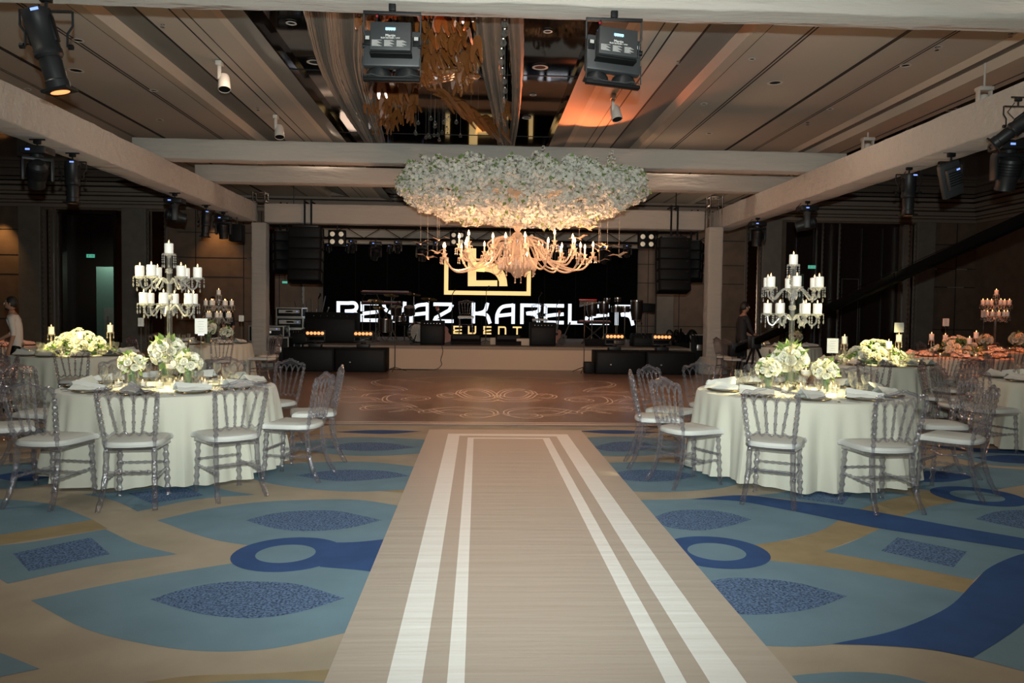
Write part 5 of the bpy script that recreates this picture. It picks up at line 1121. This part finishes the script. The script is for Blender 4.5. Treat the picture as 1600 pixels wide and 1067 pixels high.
for ch, x0, x1 in (('E', 708, 722), ('V', 731, 744), ('E', 755, 768), ('N', 778, 791), ('T', 801, 815)):
    yb_ = 521.5+(x0-708)*.0125; p0, p1 = W_(x0, yb_), W_(x1, yb_-12.5); glyph(b, GL[ch], p0.x, p0.y, p1.x-p0.x, p1.y-p0.y, .05, 'ledgold')
b.build('small_lettering', t, smooth=False)
b = MB(); p0, p1, p2, p3 = W_(697.5, 404), W_(697.5, 457), W_(826, 459), W_(826, 400)
glyph(b, [('l', (p0.x, p0.y), (p0.x, p1.y), (p2.x, p1.y), (p2.x, p0.y))], 0, 0, 1, 1, .14, 'ledgold')
def flat(pts, m='ledgold'): q = [W_(x, y) for x, y in pts]; ar = sum(q[i-1].x*q[i].y-q[i].x*q[i-1].y for i in range(len(q))); q = q if ar > 0 else q[::-1]; b.add([(v.x, .036, v.y) for v in q], [tuple(range(len(q)))], m)
flat([(731, 388), (744, 388), (744, 412), (757, 414), (757, 425), (744, 424), (744, 438), (777, 438), (777, 447), (731, 447)])
flat([(p.x, p.y) for p in spl([Vector((740, 410, 0)), Vector((762, 409, 0)), Vector((780, 416, 0)), Vector((790, 431, 0)), Vector((793, 447, 0))], 5)]+[(780, 447)]+[(p.x, p.y) for p in spl([Vector((780, 440, 0)), Vector((775, 431, 0)), Vector((764, 425, 0)), Vector((744, 424, 0))], 5)])
b.build('emblem', t, smooth=False)
# ---- stage lights row
b = MB()
for z in (0, .3):
    for y in (0, .3): b.tube([(-5.6, y, z), (6.0, y, z)], .022, 'subw', 6)
for i in range(24): b.tube([(-5.6+i*.5, 0, 0 if i % 2 else .3), (-5.1+i*.5, 0, .3 if i % 2 else 0)], .012, 'blackm', 5)
[b.tube([(x, .15, .3), (x, .15, 1.84)], .012, 'blackm', 5) for x in (-5, -1.5, 2, 5.4)]; o = b.build('lighting_truss', label='black lighting truss spanning the stage behind the columns', cat='truss'); o.location = (0, 20.9, 3.42)
ml = []
for px in (551, 587, 622, 660, 683, 877, 903, 947, 981): ml.append(mover(px, 352, 20.9, 3.42, None, (px*.37) % 1.2-.6, .3+(px % 5)*.15, .62 if px in (551, 622, 683, 903, 981) else .92))
number_them(ml, 'moving head light on the stage truss', 'moving heads on the stage truss')
ml = []
for px in (514, 544, 609, 661, 850, 940, 978): ml.append(mover(px, 380, 25.48, 3.67, None, 0, .2, .5))
number_them(ml, 'tiny moving head above the LED wall', 'tiny moving heads above the LED wall')
def four_lite(px, py, Y, label, s=1):
    p = at(px, py, Y=Y); t = thing('four_lamp_blinder', label, 'stage light', p, group='four-lamp blinders on the stage truss'); t.scale = (s,)*3
    b = MB(); b.box((0, 0, 0), (.46, .16, .42), 'black', b=.02); b.tube([(0, 0, .2), (0, 0, .36)], .02, 'blackm'); b.build('housing', t)
    for a in (-.115, .115):
        for e in (-.10, .10): b = MB(); b.lathe([(.001, .01), (.055, .006), (.066, 0)], 'blindlamp', 16, Tm((a, -.082, e), (PI/2, 0, 0))); b.build('lamp', t)
four_lite(527, 372, 20.8, 'four-lamp blinder left end of the stage truss'); four_lite(1010, 376, 20.8, 'four-lamp blinder right end of the stage truss'); four_lite(715, 373, 20.8, 'four-lamp blinder behind the chandelier', .9); four_lite(826, 373, 20.8, 'four-lamp blinder behind the chandelier stem', .7)
# ---- line arrays
def array(px, Y, z0, n, label, wd=.78, tilt=.0, rz=0, hh=.27, straps=True):
    p = at(px, 360, Y=Y); t = thing('line_array_speaker', label, 'speaker', (p.x, Y, z0), rz, 'hung black line arrays')
    for i in range(n):
        z = (n-1-i)*hh+hh/2; T = Tm((0, -.02*i*i*.3, z), (-.05*i-tilt, 0, 0)); b = MB()
        b.box((0, 0, 0), (wd, .45, hh-.012), 'subw', T, b=.01); b.box((0, -.228, 0), (wd-.06, .01, hh-.05), 'black', T, b=.004)
        for q in (-1, 1): b.box((q*(wd/2+.005), -.05, 0), (.014, .07, hh*.7), 'blackm', T)
        b.box((wd*.38, -.235, .07), (.05, .004, .015), 'blackm', T); b.build('array_cabinet', t)
    b = MB(); b.box((0, 0, n*hh+.02), (wd*.8, .3, .05), 'blackm', b=.01)
    if straps:
        for q in (-.05, .11): b.box((q, .02, n*hh+.04+(4.15-z0-n*hh)/2), (.045, .02, 4.15-z0-n*hh), 'black'); b.box((q, .2, 4.14-z0), (.045, .4, .02), 'black')
    b.build('flying_frame', t)
array(479, 19.2, 2.15, 5, 'tall black line array hung left of the screen'); array(442, 19.8, 2.42, 4, 'second black line array tucked behind the left one', .5, .1, .5, .25, True)
array(1052, 19.0, 2.02, 5, 'tall black line array hung right of the screen'); array(1083, 19.8, 2.35, 4, 'second black line array tucked behind the right one', .5, .1, -.5, .25, True)
# ---- stands and instruments
def boom(px, py, Y, z0, h, label, top='mic', hz=None, g='microphone stands'):
    p = at(px, py, Y=Y); t = thing('microphone_stand', label, 'microphone stand', (p.x, Y, z0), group=g)
    b = MB()
    for q in range(3): a = q*2*PI/3+.4; b.tube([(0, 0, .10), (.28*math.cos(a), .28*math.sin(a), .01)], .009, 'rod', 6)
    b.build('tripod_base', t); b = MB(); b.tube([(0, 0, .08), (0, 0, h*.6)], .013, 'rod', 8); b.tube([(0, 0, h*.6), (0, 0, h)], .009, 'rod', 8); b.ball((0, 0, h*.6), .022, 'black', 8); b.build('pole', t)
    b = MB(); b.tube([(0, 0, h), (.06, -.05, h+.10)], .012, 'blackm', 8); b.ball((.07, -.06, h+.12), .028, 'blackm', 8); b.build('microphone', t)
boom(617, 575, 18.75, .012, 1.55, 'tall thin microphone stand on the dance floor by the left subwoofers'); boom(706, 530, 21.2, ZS, 1.35, 'microphone stand on stage before the word above the emblem'); boom(759, 530, 21.0, ZS, 1.45, 'microphone stand on stage right of the lone chair')
boom(497, 530, 21.5, ZS, 1.2, 'microphone stand behind the left amber bar'); boom(841, 530, 21.4, ZS, 1.3, 'microphone stand by the guitar amplifier'); boom(1002, 535, 22.0, ZS, 1.0, 'short microphone stand at the right end of the screen'); boom(566, 530, 21.8, ZS, 1.2, 'microphone stand before the second glowing letter'); boom(578, 530, 21.6, ZS, 1.0, 'shorter microphone stand just right of the second glowing letter')
boom(869, 530, 21.8, ZS, 1.1, 'microphone stand by the red guitar')
p = at(912, 577, Y=18.9); t = thing('chime_stand', 'floor stand carrying a rack of bar chimes in front of the stage', 'percussion stand', (p.x, 18.9, .012))
b = MB()
for q in range(3): a = q*2*PI/3+.2; b.tube([(0, 0, .14), (.36*math.cos(a), .36*math.sin(a), .01)], .01, 'rod', 6)
b.tube([(0, 0, .1), (0, 0, 1.72)], .014, 'chrome', 8); b.ball((0, 0, .85), .025, 'black', 8); b.build('stand', t)
b = MB(); b.box((.08, 0, 1.80), (.44, .03, .035), 'red', b=.005); b.build('chime_bar', t); b = MB()
for q in range(22): L_ = .16-.0045*q; b.tube([(-.12+.019*q, 0, 1.78), (-.12+.019*q, 0, 1.78-L_)], .006, 'chrome', 5)
b.build('chimes', t)
def wedge(px, Y, wd, h, label, dp=.45, name='stage_monitor', z=ZS):
    p = at(px, 535, Y=Y); t = thing(name, label, 'speaker', (p.x, Y, z), group='black cabinets on the stage')
    b = MB(); b.prism([(-dp/2, 0), (dp/2, 0), (dp/2, h), (-dp*.12, h), (-dp/2, h*.35)], -wd/2, wd/2, 'subw', Matrix(((0, 0, 1, 0), (1, 0, 0, 0), (0, 1, 0, 0), (0, 0, 0, 1)))); b.build('cabinet', t, smooth=False)
    b = MB(); b.box((0, -dp*.32, h*.68), (wd-.08, .01, h*.6), 'black', Tm() ); b.build('grille', t)
wedge(728, 20.6, .80, .25, 'black stage monitor below the lone chair'); wedge(794, 20.6, .68, .25, 'black stage monitor right of the microphone stand')
wedge(1020, 21.3, .8, .3, 'black stage monitor between the right amber bars')
def cab(px, Y, wd, h, dp, label, z=ZS, name='amplifier_cabinet', trim=False, detail=True):
    p = at(px, 535, Y=Y); t = thing(name, label, 'equipment', (p.x, Y, z), group='black equipment on the stage')
    b = MB(); b.box((0, 0, h/2), (wd, dp, h), 'subw', b=.015); b.build('cabinet', t)
    if detail:
        b = MB(); b.box((0, -dp/2-.004, h*.42), (wd-.07, .008, h*.7), 'black', b=.003); b.build('grille', t)
        b = MB()
        for q in range(6): b.lathe([(.012, 0), (.010, .018)], 'chrome', 8, Tm((-wd*.32+wd*.13*q, -dp/2-.004, h*.88), (PI/2, 0, 0)))
        b.build('knobs', t)
cab(676, 20.3, .62, .64, .5, 'tall black cabinet left of the red-brown guitar'); cab(847, 20.4, .68, .62, .5, 'black amplifier cabinet beside the red guitar')
cab(520, 21.0, 1.35, .82, .7, 'wide black keyboard desk behind the left subwoofers', name='keyboard_desk'); cab(472, 20.2, .5, .35, .5, 'black box behind the outermost amber bar')
cab(935, 20.6, .75, .18, .5, 'low black pedal board before the percussion', name='pedal_board', detail=False); cab(1005, 22.6, .7, .3, .4, 'black box by the right column of the screen'); cab(1012, 20.6, .9, .30, .5, 'black mixer case between the right amber bars', name='mixer_case')
def keyboard(px, py, Y, wd, label, h):
    p = at(px, py, Y=Y); t = thing('keyboard', label, 'keyboard', (p.x, Y, ZS), group='stage keyboards')
    b = MB(); b.tube([(-.35, -.1, 0), (.3, .1, h-.04)], .016, 'rod', 6); b.tube([(.35, -.1, 0), (-.3, .1, h-.04)], .016, 'rod', 6); b.tube([(-.35, .1, 0), (.3, -.1, h-.04)], .016, 'rod', 6); b.build('cross_stand', t)
    b = MB(); b.box((0, 0, h), (wd, .32, .09), 'black', b=.01); b.box((0, -.165, h+.02), (wd*.96, .01, .02), 'red'); b.build('body', t)
    b = MB()
    for q in range(36): b.box((-wd*.45+wd*.9*q/35, -.08, h+.05), (wd*.9/38, .14, .012), 'print')
    b.build('keys', t)
keyboard(603, 480, 23.5, 1.5, 'long keyboard with red line across the second glowing letter', 1.42); keyboard(597, 500, 23.0, 1.2, 'second keyboard below the red-lined one', 1.10); keyboard(928, 515, 22.0, .95, 'keyboard on crossed chrome stand left of the congas', .62)
def drumkit(px, Y):
    p = at(px, 530, Y=Y); t = thing('drum_kit', 'chrome and black drum kit in the middle left of the stage', 'drum kit', (p.x, Y, ZS))
    def dr(nm, x, y, z, r_, h, rot=(0, 0, 0)):
        T = Tm((x, y, z), rot); b = MB(); b.lathe([(r_, 0), (r_, h)], 'drum', 24, T); b.lathe([(r_*1.03, -.01), (r_*1.04, .015), (r_, .02)], 'chrome', 24, T, cap=False); b.lathe([(r_*1.03, h+.01), (r_*1.04, h-.015), (r_, h-.02)], 'chrome', 24, T, cap=False)
        b.lathe([(r_, h+.003), (.001, h+.004)], 'drumskin', 24, T, cap=False)
        for q in range(8): a = q*PI/4; b.tube([T @ Vector((r_*1.02*math.cos(a), r_*1.02*math.sin(a), .01)), T @ Vector((r_*1.02*math.cos(a), r_*1.02*math.sin(a), h-.01))], .008, 'chrome', 5)
        b.build(nm, t)
    dr('bass_drum', .45, -.2, .30, .28, .4, (PI/2, 0, .3)); dr('floor_tom', -.45, -.2, .28, .20, .36); dr('tom', -.15, -.1, .78, .15, .22, (.3, 0, 0)); dr('tom', .22, -.1, .78, .15, .22, (.3, 0, 0)); dr('snare_drum', -.1, .25, .58, .18, .14)
    for x, y, z, r_ in ((-.75, .1, 1.15, .23), (.75, .1, 1.22, .23), (.3, .35, 1.35, .2), (-.35, .4, 1.32, .22), (-.6, -.3, .95, .17)):
        b = MB(); b.tube([(x, y, .05), (x, y, z)], .012, 'chrome', 6)
        for q in range(3): a = q*2.1; b.tube([(x, y, .3), (x+.24*math.cos(a), y+.24*math.sin(a), .01)], .009, 'chrome', 5)
        b.build('cymbal_stand', t); b = MB(); b.lathe([(r_, 0), (.04, .02), (.035, .035), (.001, .04)], 'gold_rim', 26, Tm((x, y, z), (.25, .1, 0))); b.build('cymbal', t)
    b = MB(); b.lathe([(.16, .44), (.17, .48), (.15, .52), (.001, .53)], 'black', 18, Tm((0, .75, 0))); b.tube([(0, .75, 0), (0, .75, .45)], .02, 'chrome'); b.build('stool', t)
drumkit(628, 21.9)
t = thing('electric_fan', 'round floor fan or drumhead leaning on the stage near the drum kit', 'fan', at(651, 535, Y=20.3)); t.location.z = ZS; b = MB(); b.lathe([(.26, 0), (.27, .03), (.26, .06), (.24, .03)], 'blackm', 28, Tm((0, 0, .30), (PI/2-.25, 0, .3)), cap=False); 
for q in range(7): a = q*PI/7; b.tube([Tm((0, 0, .30), (PI/2-.25, 0, .3)) @ Vector((.25*math.cos(a), .25*math.sin(a), .05)), Tm((0, 0, .30), (PI/2-.25, 0, .3)) @ Vector((-.25*math.cos(a), -.25*math.sin(a), .05))], .005, 'greyprint', 5)
b.build('cage', t); b = MB(); b.box((0, .04, .02), (.34, .2, .04), 'blackm', b=.01); b.tube([(-.1, .05, .03), (0, .02, .3)], .015, 'blackm'); b.build('foot', t)
def congas(px, Y):
    p = at(px, 530, Y=Y); t = thing('percussion_set', 'congas and timbales on chrome stands at the right of the stage', 'percussion', (p.x, Y, ZS))
    for x, y, z, r_, h in ((-.55, 0, .80, .15, .38), (-.22, 0, .86, .14, .34), (.12, .0, .92, .13, .16), (.38, .05, .92, .14, .16), (.70, .0, .70, .17, .55), (-.1, .2, 1.2, .09, .10), (.2, .2, 1.22, .09, .1)):
        b = MB(); T = Tm((x, y, z)); b.lathe([(r_*.75, 0), (r_*1.05, h*.5), (r_, h)] if h > .3 else [(r_, 0), (r_, h)], 'drum', 20, T); b.lathe([(r_*1.04, h-.03), (r_*1.05, h+.01), (r_, h+.012)], 'chrome', 20, T, cap=False); b.lathe([(r_, h+.006), (.001, h+.008)], 'drumskin', 20, T, cap=False)
        b.lathe([(r_*.8, -.005), (r_*.82, .02)], 'chrome', 20, T, cap=False); b.build('drum', t)
        b = MB(); b.tube([(x, y, 0), (x, y, z+.02)], .014, 'chrome', 6)
        for q in range(3): a = q*2.1+.3; b.tube([(x, y, .25), (x+.2*math.cos(a), y+.2*math.sin(a), .01)], .009, 'chrome', 5)
        b.build('drum_stand', t)
congas(955, 21.3)
t = thing('conga_amp_monitor', 'dark rectangular monitor on a stand right of the screen', 'monitor', at(1008, 540, Y=21.5)); t.location.z = ZS; b = MB(); b.box((0, 0, 1.05), (.42, .06, .26), 'black', Tm(rot=(0, .05, 0)), b=.01); b.build('panel', t); b = MB(); b.tube([(0, .02, 0), (0, .02, .95)], .014, 'rod'); b.tube([(-.2, 0, .01), (.2, 0, .01)], .014, 'rod'); b.build('stand', t)
def guitar(px, Y, label, m, lean, s=1):
    p = at(px, 535, Y=Y); t = thing('guitar', label, 'guitar', (p.x, Y, ZS+.05), 0, rot=(-.15, lean, 0)); t.scale = (s,)*3
    out = [(0, 0), (.13, .02), (.18, .12), (.14, .22), (.12, .28), (.145, .36), (.10, .44), (0, .45), (-.10, .44), (-.145, .36), (-.12, .28), (-.14, .22), (-.18, .12), (-.13, .02)]
    b = MB(); b.prism([(q.x, q.y) for q in spl([Vector((x, y, 0)) for x, y in out], 3, True)], -.04, .04, m, Tm(rot=(PI/2, 0, 0))); b.lathe([(.045, .041), (.001, .042)], 'black', 14, Tm((0, 0, .3), (PI/2, 0, 0)), cap=False); b.build('body', t)
    b = MB(); b.box((0, -.045, .68), (.05, .02, .55), 'blackm', b=.004); b.box((0, -.045, 1.0), (.075, .02, .14), m, b=.006)
    for q in (-1, 1):
        for k in range(3): b.ball((q*.045, -.045, .96+.035*k), .009, 'chrome', 6)
    b.build('neck', t)
guitar(698, 20.55, 'dark red guitar leaning between cabinet and stage monitor', 'wood', -.28, .95); guitar(868, 20.7, 'orange-red guitar standing beside the amplifier', 'wood', .12, .85); guitar(876, 20.5, 'dark guitar leaning at the right of the orange-red one', 'blackm', .42, .6)
for px, Y, lb in ((728, 21.0, 'clear acrylic chair standing alone on the stage'), (843, 21.6, 'clear acrylic chair behind the guitar amplifier on stage')):
    p = at(px, 520, Y=Y); o = chair(p.x, Y, (p.x, 0), lb, 'chairs on the stage', True); o.location.z = ZS+.0
    o.location.z = ZS+(.26 if px == 728 else .2)
    bx = MB(); bx.box((0, 0, .13 if px == 728 else .1), (.5, .62, .26 if px == 728 else .2), 'subw', b=.01); q = bx.build('riser_box', label='black riser box under the '+('lone' if px == 728 else 'rear')+' stage chair', cat='box'); q.location = (p.x, Y, ZS)
b = MB(); b.tube(spl([(0, 0, .6), (.03, -.04, .45), (-.02, -.05, .25), (0, -.08, .12), (-.15, -.2, .01), (-.5, -.25, .008), (-2.0, -.15, .008)], 6), .008, 'black', 6); o = b.build('stage_cable', label='thin black cable trailing down the front of the stage skirt', cat='cable'); o.location = at(690, 577, Y=19.5); o.location.z = .01
for px, Y, wd, lb in ((780, 20.9, .5, 'white block on stage behind the stage monitors'), (818, 20.6, .4, 'white block on stage beside the amplifier')):
    b = MB(); b.box((0, 0, .09), (wd, .4, .18), 'whiteblock', b=.01); o = b.build('white_box', label=lb, cat='box'); p = at(px, 535, Y=Y); o.location = (p.x, Y, ZS)
# ---- flight cases
def flight(x, y, z, wd, dp, h, label, racks=0):
    t = thing('flight_case', label, 'flight case', (x, y, z), group='flight cases beside the stage')
    b = MB(); b.box((0, 0, h/2), (wd, dp, h), 'black', b=.01); b.build('case_body', t); b = MB()
    for sx in (-1, 1):
        for sy in (-1, 1): b.box((sx*(wd/2-.008), sy*(dp/2-.008), h/2), (.03, .03, h+.01), 'steel')
        for zz in (.012, h-.012): b.box((0, sx*(dp/2-.004), zz), (wd, .02, .028), 'steel'); b.box((sx*(wd/2-.004), 0, zz), (.02, dp, .028), 'steel')
    b.box((0, -dp/2-.006, h*.6), (wd*.28, .012, h*.18), 'steel', b=.004)
    for q in range(racks): b.box((0, -dp/2-.006, h*(q+.6)/racks), (wd*.8, .012, h*.35/racks), 'greyprint'); b.box((wd*.3, -dp/2-.014, h*(q+.6)/racks), (.03, .006, .015), 'bluelcd')
    b.build('metal_edging', t)
for px, Y, z, wd, h, lb, rk in ((425, 20.6, 0, .95, .62, 'flight case behind the left column, at the bottom of its stack', 0), (421, 20.6, .63, .9, .42, 'flight case above the bottom one behind the left column', 2), (452, 21.5, 0, .8, .95, 'flight case standing between column and left subwoofers', 2), (457, 21.5, .96, .72, .30, 'chrome-edged rack case second from the top by the stage', 1), (456, 21.5, 1.27, .70, .26, 'chrome-edged rack case at the top by the stage', 1), (440, 19.9, 0, .5, .78, 'narrow dark case in front of the left case stacks', 0)):
    p = at(px, 540, Y=Y); flight(p.x, Y, z, wd, .6, h, lb, rk)
p = at(1088, 560, Y=21.6); flight(p.x, 21.6, 0, .55, .6, .92, 'tall flight case beside the right column', 0)
for k, (x, h) in enumerate(((5.28, .42), (5.60, .24))):
    b = MB(); b.box((0, 0, h/2), (.26 if k == 0 else .34, .4, h), 'whiteblock', b=.01); o = b.build('white_step', label=('taller' if k == 0 else 'lower')+' white step block next to the right subwoofer', cat='step'); o.location = (x, 19.85, .0)
p = at(1065, 560, Y=21.5); t = thing('cable_heap', 'dark leafy tangle of cables and cloth piled by the right subwoofer', 'cables', (p.x, 21.5, 0)); b = MB(); r_ = random.Random(4)
for q in range(26): a = r_.uniform(0, 6.28); b.tube(spl([(0, 0, .2), (.18*math.cos(a), .15*math.sin(a), .8+.2*r_.random()), (.38*math.cos(a), .3*math.sin(a), .9+.3*r_.random()-.15), (.5*math.cos(a), .4*math.sin(a), .7)], 4), .02, 'black', 5)
b.box((0, 0, .35), (.5, .4, .7), 'subw', b=.03); b.build('tangle', t)
b = MB()
for q in range(14): b.tube([(.1*math.sin(q*3.1), .1*math.cos(q*2), 0), (.45*math.sin(q*1.7), .2*math.cos(q), 1.3+.6*((q*.37) % 1))], .018, 'rod' if q % 3 else 'greyprint', 5)
o = b.build('stand_bundle', label='bundle of folded stands and poles leaning behind the left line array', cat='stands'); o.location = (at(487, 520, Y=22).x, 22, 0)
# ================================================================ CAMERA CRANE
t = thing('camera_crane', 'long black camera crane arm rising over the right tables', 'camera crane', (6.05, 16.2, 0))
a0, a1 = at(1150, 548, Y=16.6)-Vector((6.05, 16.2, 0)), at(1640, 325, Y=7.6)-Vector((6.05, 16.2, 0)); dd = (a1-a0).normalized(); q_ = dd.to_track_quat('Y', 'Z').to_matrix().to_4x4(); L_ = (a1-a0).length
b = MB(); b.box((0, L_/2, 0), (.105, L_, .125), 'cranem', Matrix.Translation(a0) @ q_, b=.015)
for k in range(5): b.box((0, L_*(k+.5)/5, 0), (.113, .06, .133), 'cranem', Matrix.Translation(a0) @ q_, b=.01)
b.tube([a0+Vector((0, 0, .10)), a0.lerp(a1, .25)+Vector((0, 0, .16)), a1+Vector((0, 0, .07))], .004, 'cranem', 5); b.build('arm', t)
b = MB(); c_ = a0.lerp(a1, .12); b.box(tuple(c_), (.2, .25, .26), 'blackm', b=.02)
for k in range(3): e = k*2*PI/3; b.tube([tuple(c_), (c_.x+.4*math.cos(e), c_.y+.4*math.sin(e), .03)], .025, 'black', 7)
b.build('tripod', t); b = MB(); b.box(tuple(a0), (.32, .2, .24), 'black', b=.02); b.box(tuple(a0+Vector((0, -.1, .1))), (.26, .04, .16), 'blackm', b=.01); b.build('counterweight', t)
# ================================================================ PEOPLE
def person(x, y, rz, label, top='shirt', legs='black', h=1.76, armL=None, armR=None, lean=0, z=0, beard=True):
    """one skinned body: pelvis first, then spine, head, arms with hands, legs with feet"""
    t = thing('person', label, 'person', (x, y, z), rz); k = h/1.76
    J = [((0, 0, .95), .135), ((0, .01, 1.10), .125), ((0, .015-lean*.3, 1.28), .145), ((0, .0-lean, 1.42), .11), ((0, -.01-lean, 1.50), .055), ((0, -.02-lean, 1.56), .058)]
    V = [j[0] for j in J]; R_ = [j[1] for j in J]; E = [(i, i+1) for i in range(5)]
    def ch(root, pts):
        p = root
        for c_, r_ in pts: V.append(c_); R_.append(r_); E.append((p, len(V)-1)); p = len(V)-1
        return p
    for sx in (-1, 1):
        A = (armL if sx < 0 else armR) or [(sx*.235, 0, 1.14), (sx*.25, -.06, .90), (sx*.25, -.08, .82)]
        w_ = ch(3, [((sx*.17, -lean, 1.40), .062), (tuple(Vector((sx*.18, -lean, 1.40)).lerp(Vector(A[0]), .5)), .050), (A[0], .043), (A[1], .030), (A[2], .034)])
        d = (Vector(A[2])-Vector(A[1])).normalized(); sd = d.cross(Vector((1, 0, 0))).normalized()
        for f in range(4): b0 = Vector(A[2])+sd*(f-1.5)*.018; ch(w_, [(tuple(b0+d*.04), .0095), (tuple(b0+d*(.07+.008*(f in (1, 2)))+Vector((0, 0, -.01))), .008)])
        ch(w_, [(tuple(Vector(A[2])+sd*.035+d*.01), .0105), (tuple(Vector(A[2])+sd*.05+d*.035), .009)])
        ch(0, [((sx*.095, 0, .88), .098), ((sx*.105, -.005, .68), .075), ((sx*.11, -.01, .49), .056), ((sx*.11, .02, .30), .052), ((sx*.11, .03, .09), .038), ((sx*.115, -.02, .045), .042), ((sx*.12, -.13, .03), .035)])
    me = bpy.data.meshes.new('body'); me.from_pydata([(a*k, b_2*k, c_*k) for a, b_2, c_ in V], E, []); o = bpy.data.objects.new('body', me); COL.objects.link(o)
    md = o.modifiers.new('s', 'SKIN'); sv = me.skin_vertices[0].data
    for i, r_ in enumerate(R_): sv[i].radius = (r_*k, r_*k*(.72 if i in (1, 2, 3) else 1)); sv[i].use_root = (i == 0)
    for i in (1, 2, 3): sv[i].radius = (R_[i]*k*1.15, R_[i]*k*.8)
    md.use_smooth_shade = True; o.modifiers.new('d', 'SUBSURF').levels = 1; o.modifiers['d'].render_levels = 1
    dg = bpy.context.evaluated_depsgraph_get(); m2 = bpy.data.meshes.new_from_object(o.evaluated_get(dg)); bpy.data.objects.remove(o)
    m2.materials.clear(); [m2.materials.append(M[q]) for q in ('skin', top, legs, 'black')]
    for f in m2.polygons:
        c_ = f.center/k; ax = abs(c_.x); hand = c_.z < 1.5 and ((Vector(c_)-Vector((armL or [0, 0, (-.25, -.08, .82)])[2])).length < .30 or (Vector(c_)-Vector((armR or [0, 0, (.25, -.08, .82)])[2])).length < .30) and (ax > .19 or c_.y < -.16)
        f.material_index = 0 if (c_.z > 1.475 or hand) else (1 if c_.z > .93 else (3 if c_.z < .09 else 2))
    o = bpy.data.objects.new('body', m2); COL.objects.link(o); o.parent = t
    # head with face
    hc = Vector((0, -.03-lean, 1.655))*k; b = MB(); b.ball(hc, .1*k, 'skin', 16, (.78, .95, 1.18)); b.ball(hc+Vector((0, -.03, -.06))*k, .06*k, 'skin', 12, (.85, .95, .9))
    b.lathe([(.001, .03*k), (.016*k, -.01*k), (.001, -.018*k)], 'skin', 6, Tm(hc+Vector((0, -.098, -.012))*k)); 
    for sx in (-1, 1): b.ball(hc+Vector((sx*.03, -.088, .008))*k, .011*k, 'print', 8); b.ball(hc+Vector((sx*.03, -.097, .008))*k, .005*k, 'black', 6); b.ball(hc+Vector((sx*.08, .0, -.005))*k, .022*k, 'skin', 8, (.35, .7, 1.1)); b.box(tuple(hc+Vector((sx*.03, -.094, .028))*k), (.028, .006, .006), 'hair')
    b.box(tuple(hc+Vector((0, -.092, -.052))*k), (.036*k, .01, .008), 'drum'); b.build('head', t)
    b = MB(); b.ball(hc+Vector((0, .018, .022))*k, .103*k, 'hair', 16, (.84, .95, 1.12))
    if beard: b.ball(hc+Vector((0, -.042, -.085))*k, .052*k, 'hair', 10, (.95, .9, .75))
    b.build('hair', t); return t
p = at(1160, 540, Y=16.9); person(p.x, 16.95, PI/2+.15, 'person in black T-shirt seen side-on, working the camera crane', armL=[(-.22, -.10, 1.13), (-.15, -.34, .98), (-.13, -.42, .95)], armR=[(.22, -.12, 1.13), (.15, -.36, .98), (.13, -.44, .96)], lean=.03)
p = at(333, 540, Y=18.8); person(p.x, 18.8, .5, 'person in a brown shirt, hands at the waist, before the panelled wall', 'greyshirt', h=1.74, armL=[(-.30, .06, 1.16), (-.17, -.12, 1.05), (-.10, -.14, 1.06)], beard=False)
p = at(349, 545, Y=19.0); person(p.x, 19.2, -.4, 'person in dark clothes standing next to the brown-shirted one', h=1.70)
p = at(14, 540, Y=12.6); person(p.x, 12.8, -1.2, 'person in a pale shirt lit orange at the left edge', 'amberwhite', h=1.62, armL=[(-.24, -.10, 1.13), (-.18, -.32, 1.0), (-.15, -.38, .96)], lean=.05)
p = at(415, 545, Y=20.9); person(p.x, 21.2, -1.4, 'person in black among the flight cases behind the left column', h=1.66, lean=.05)
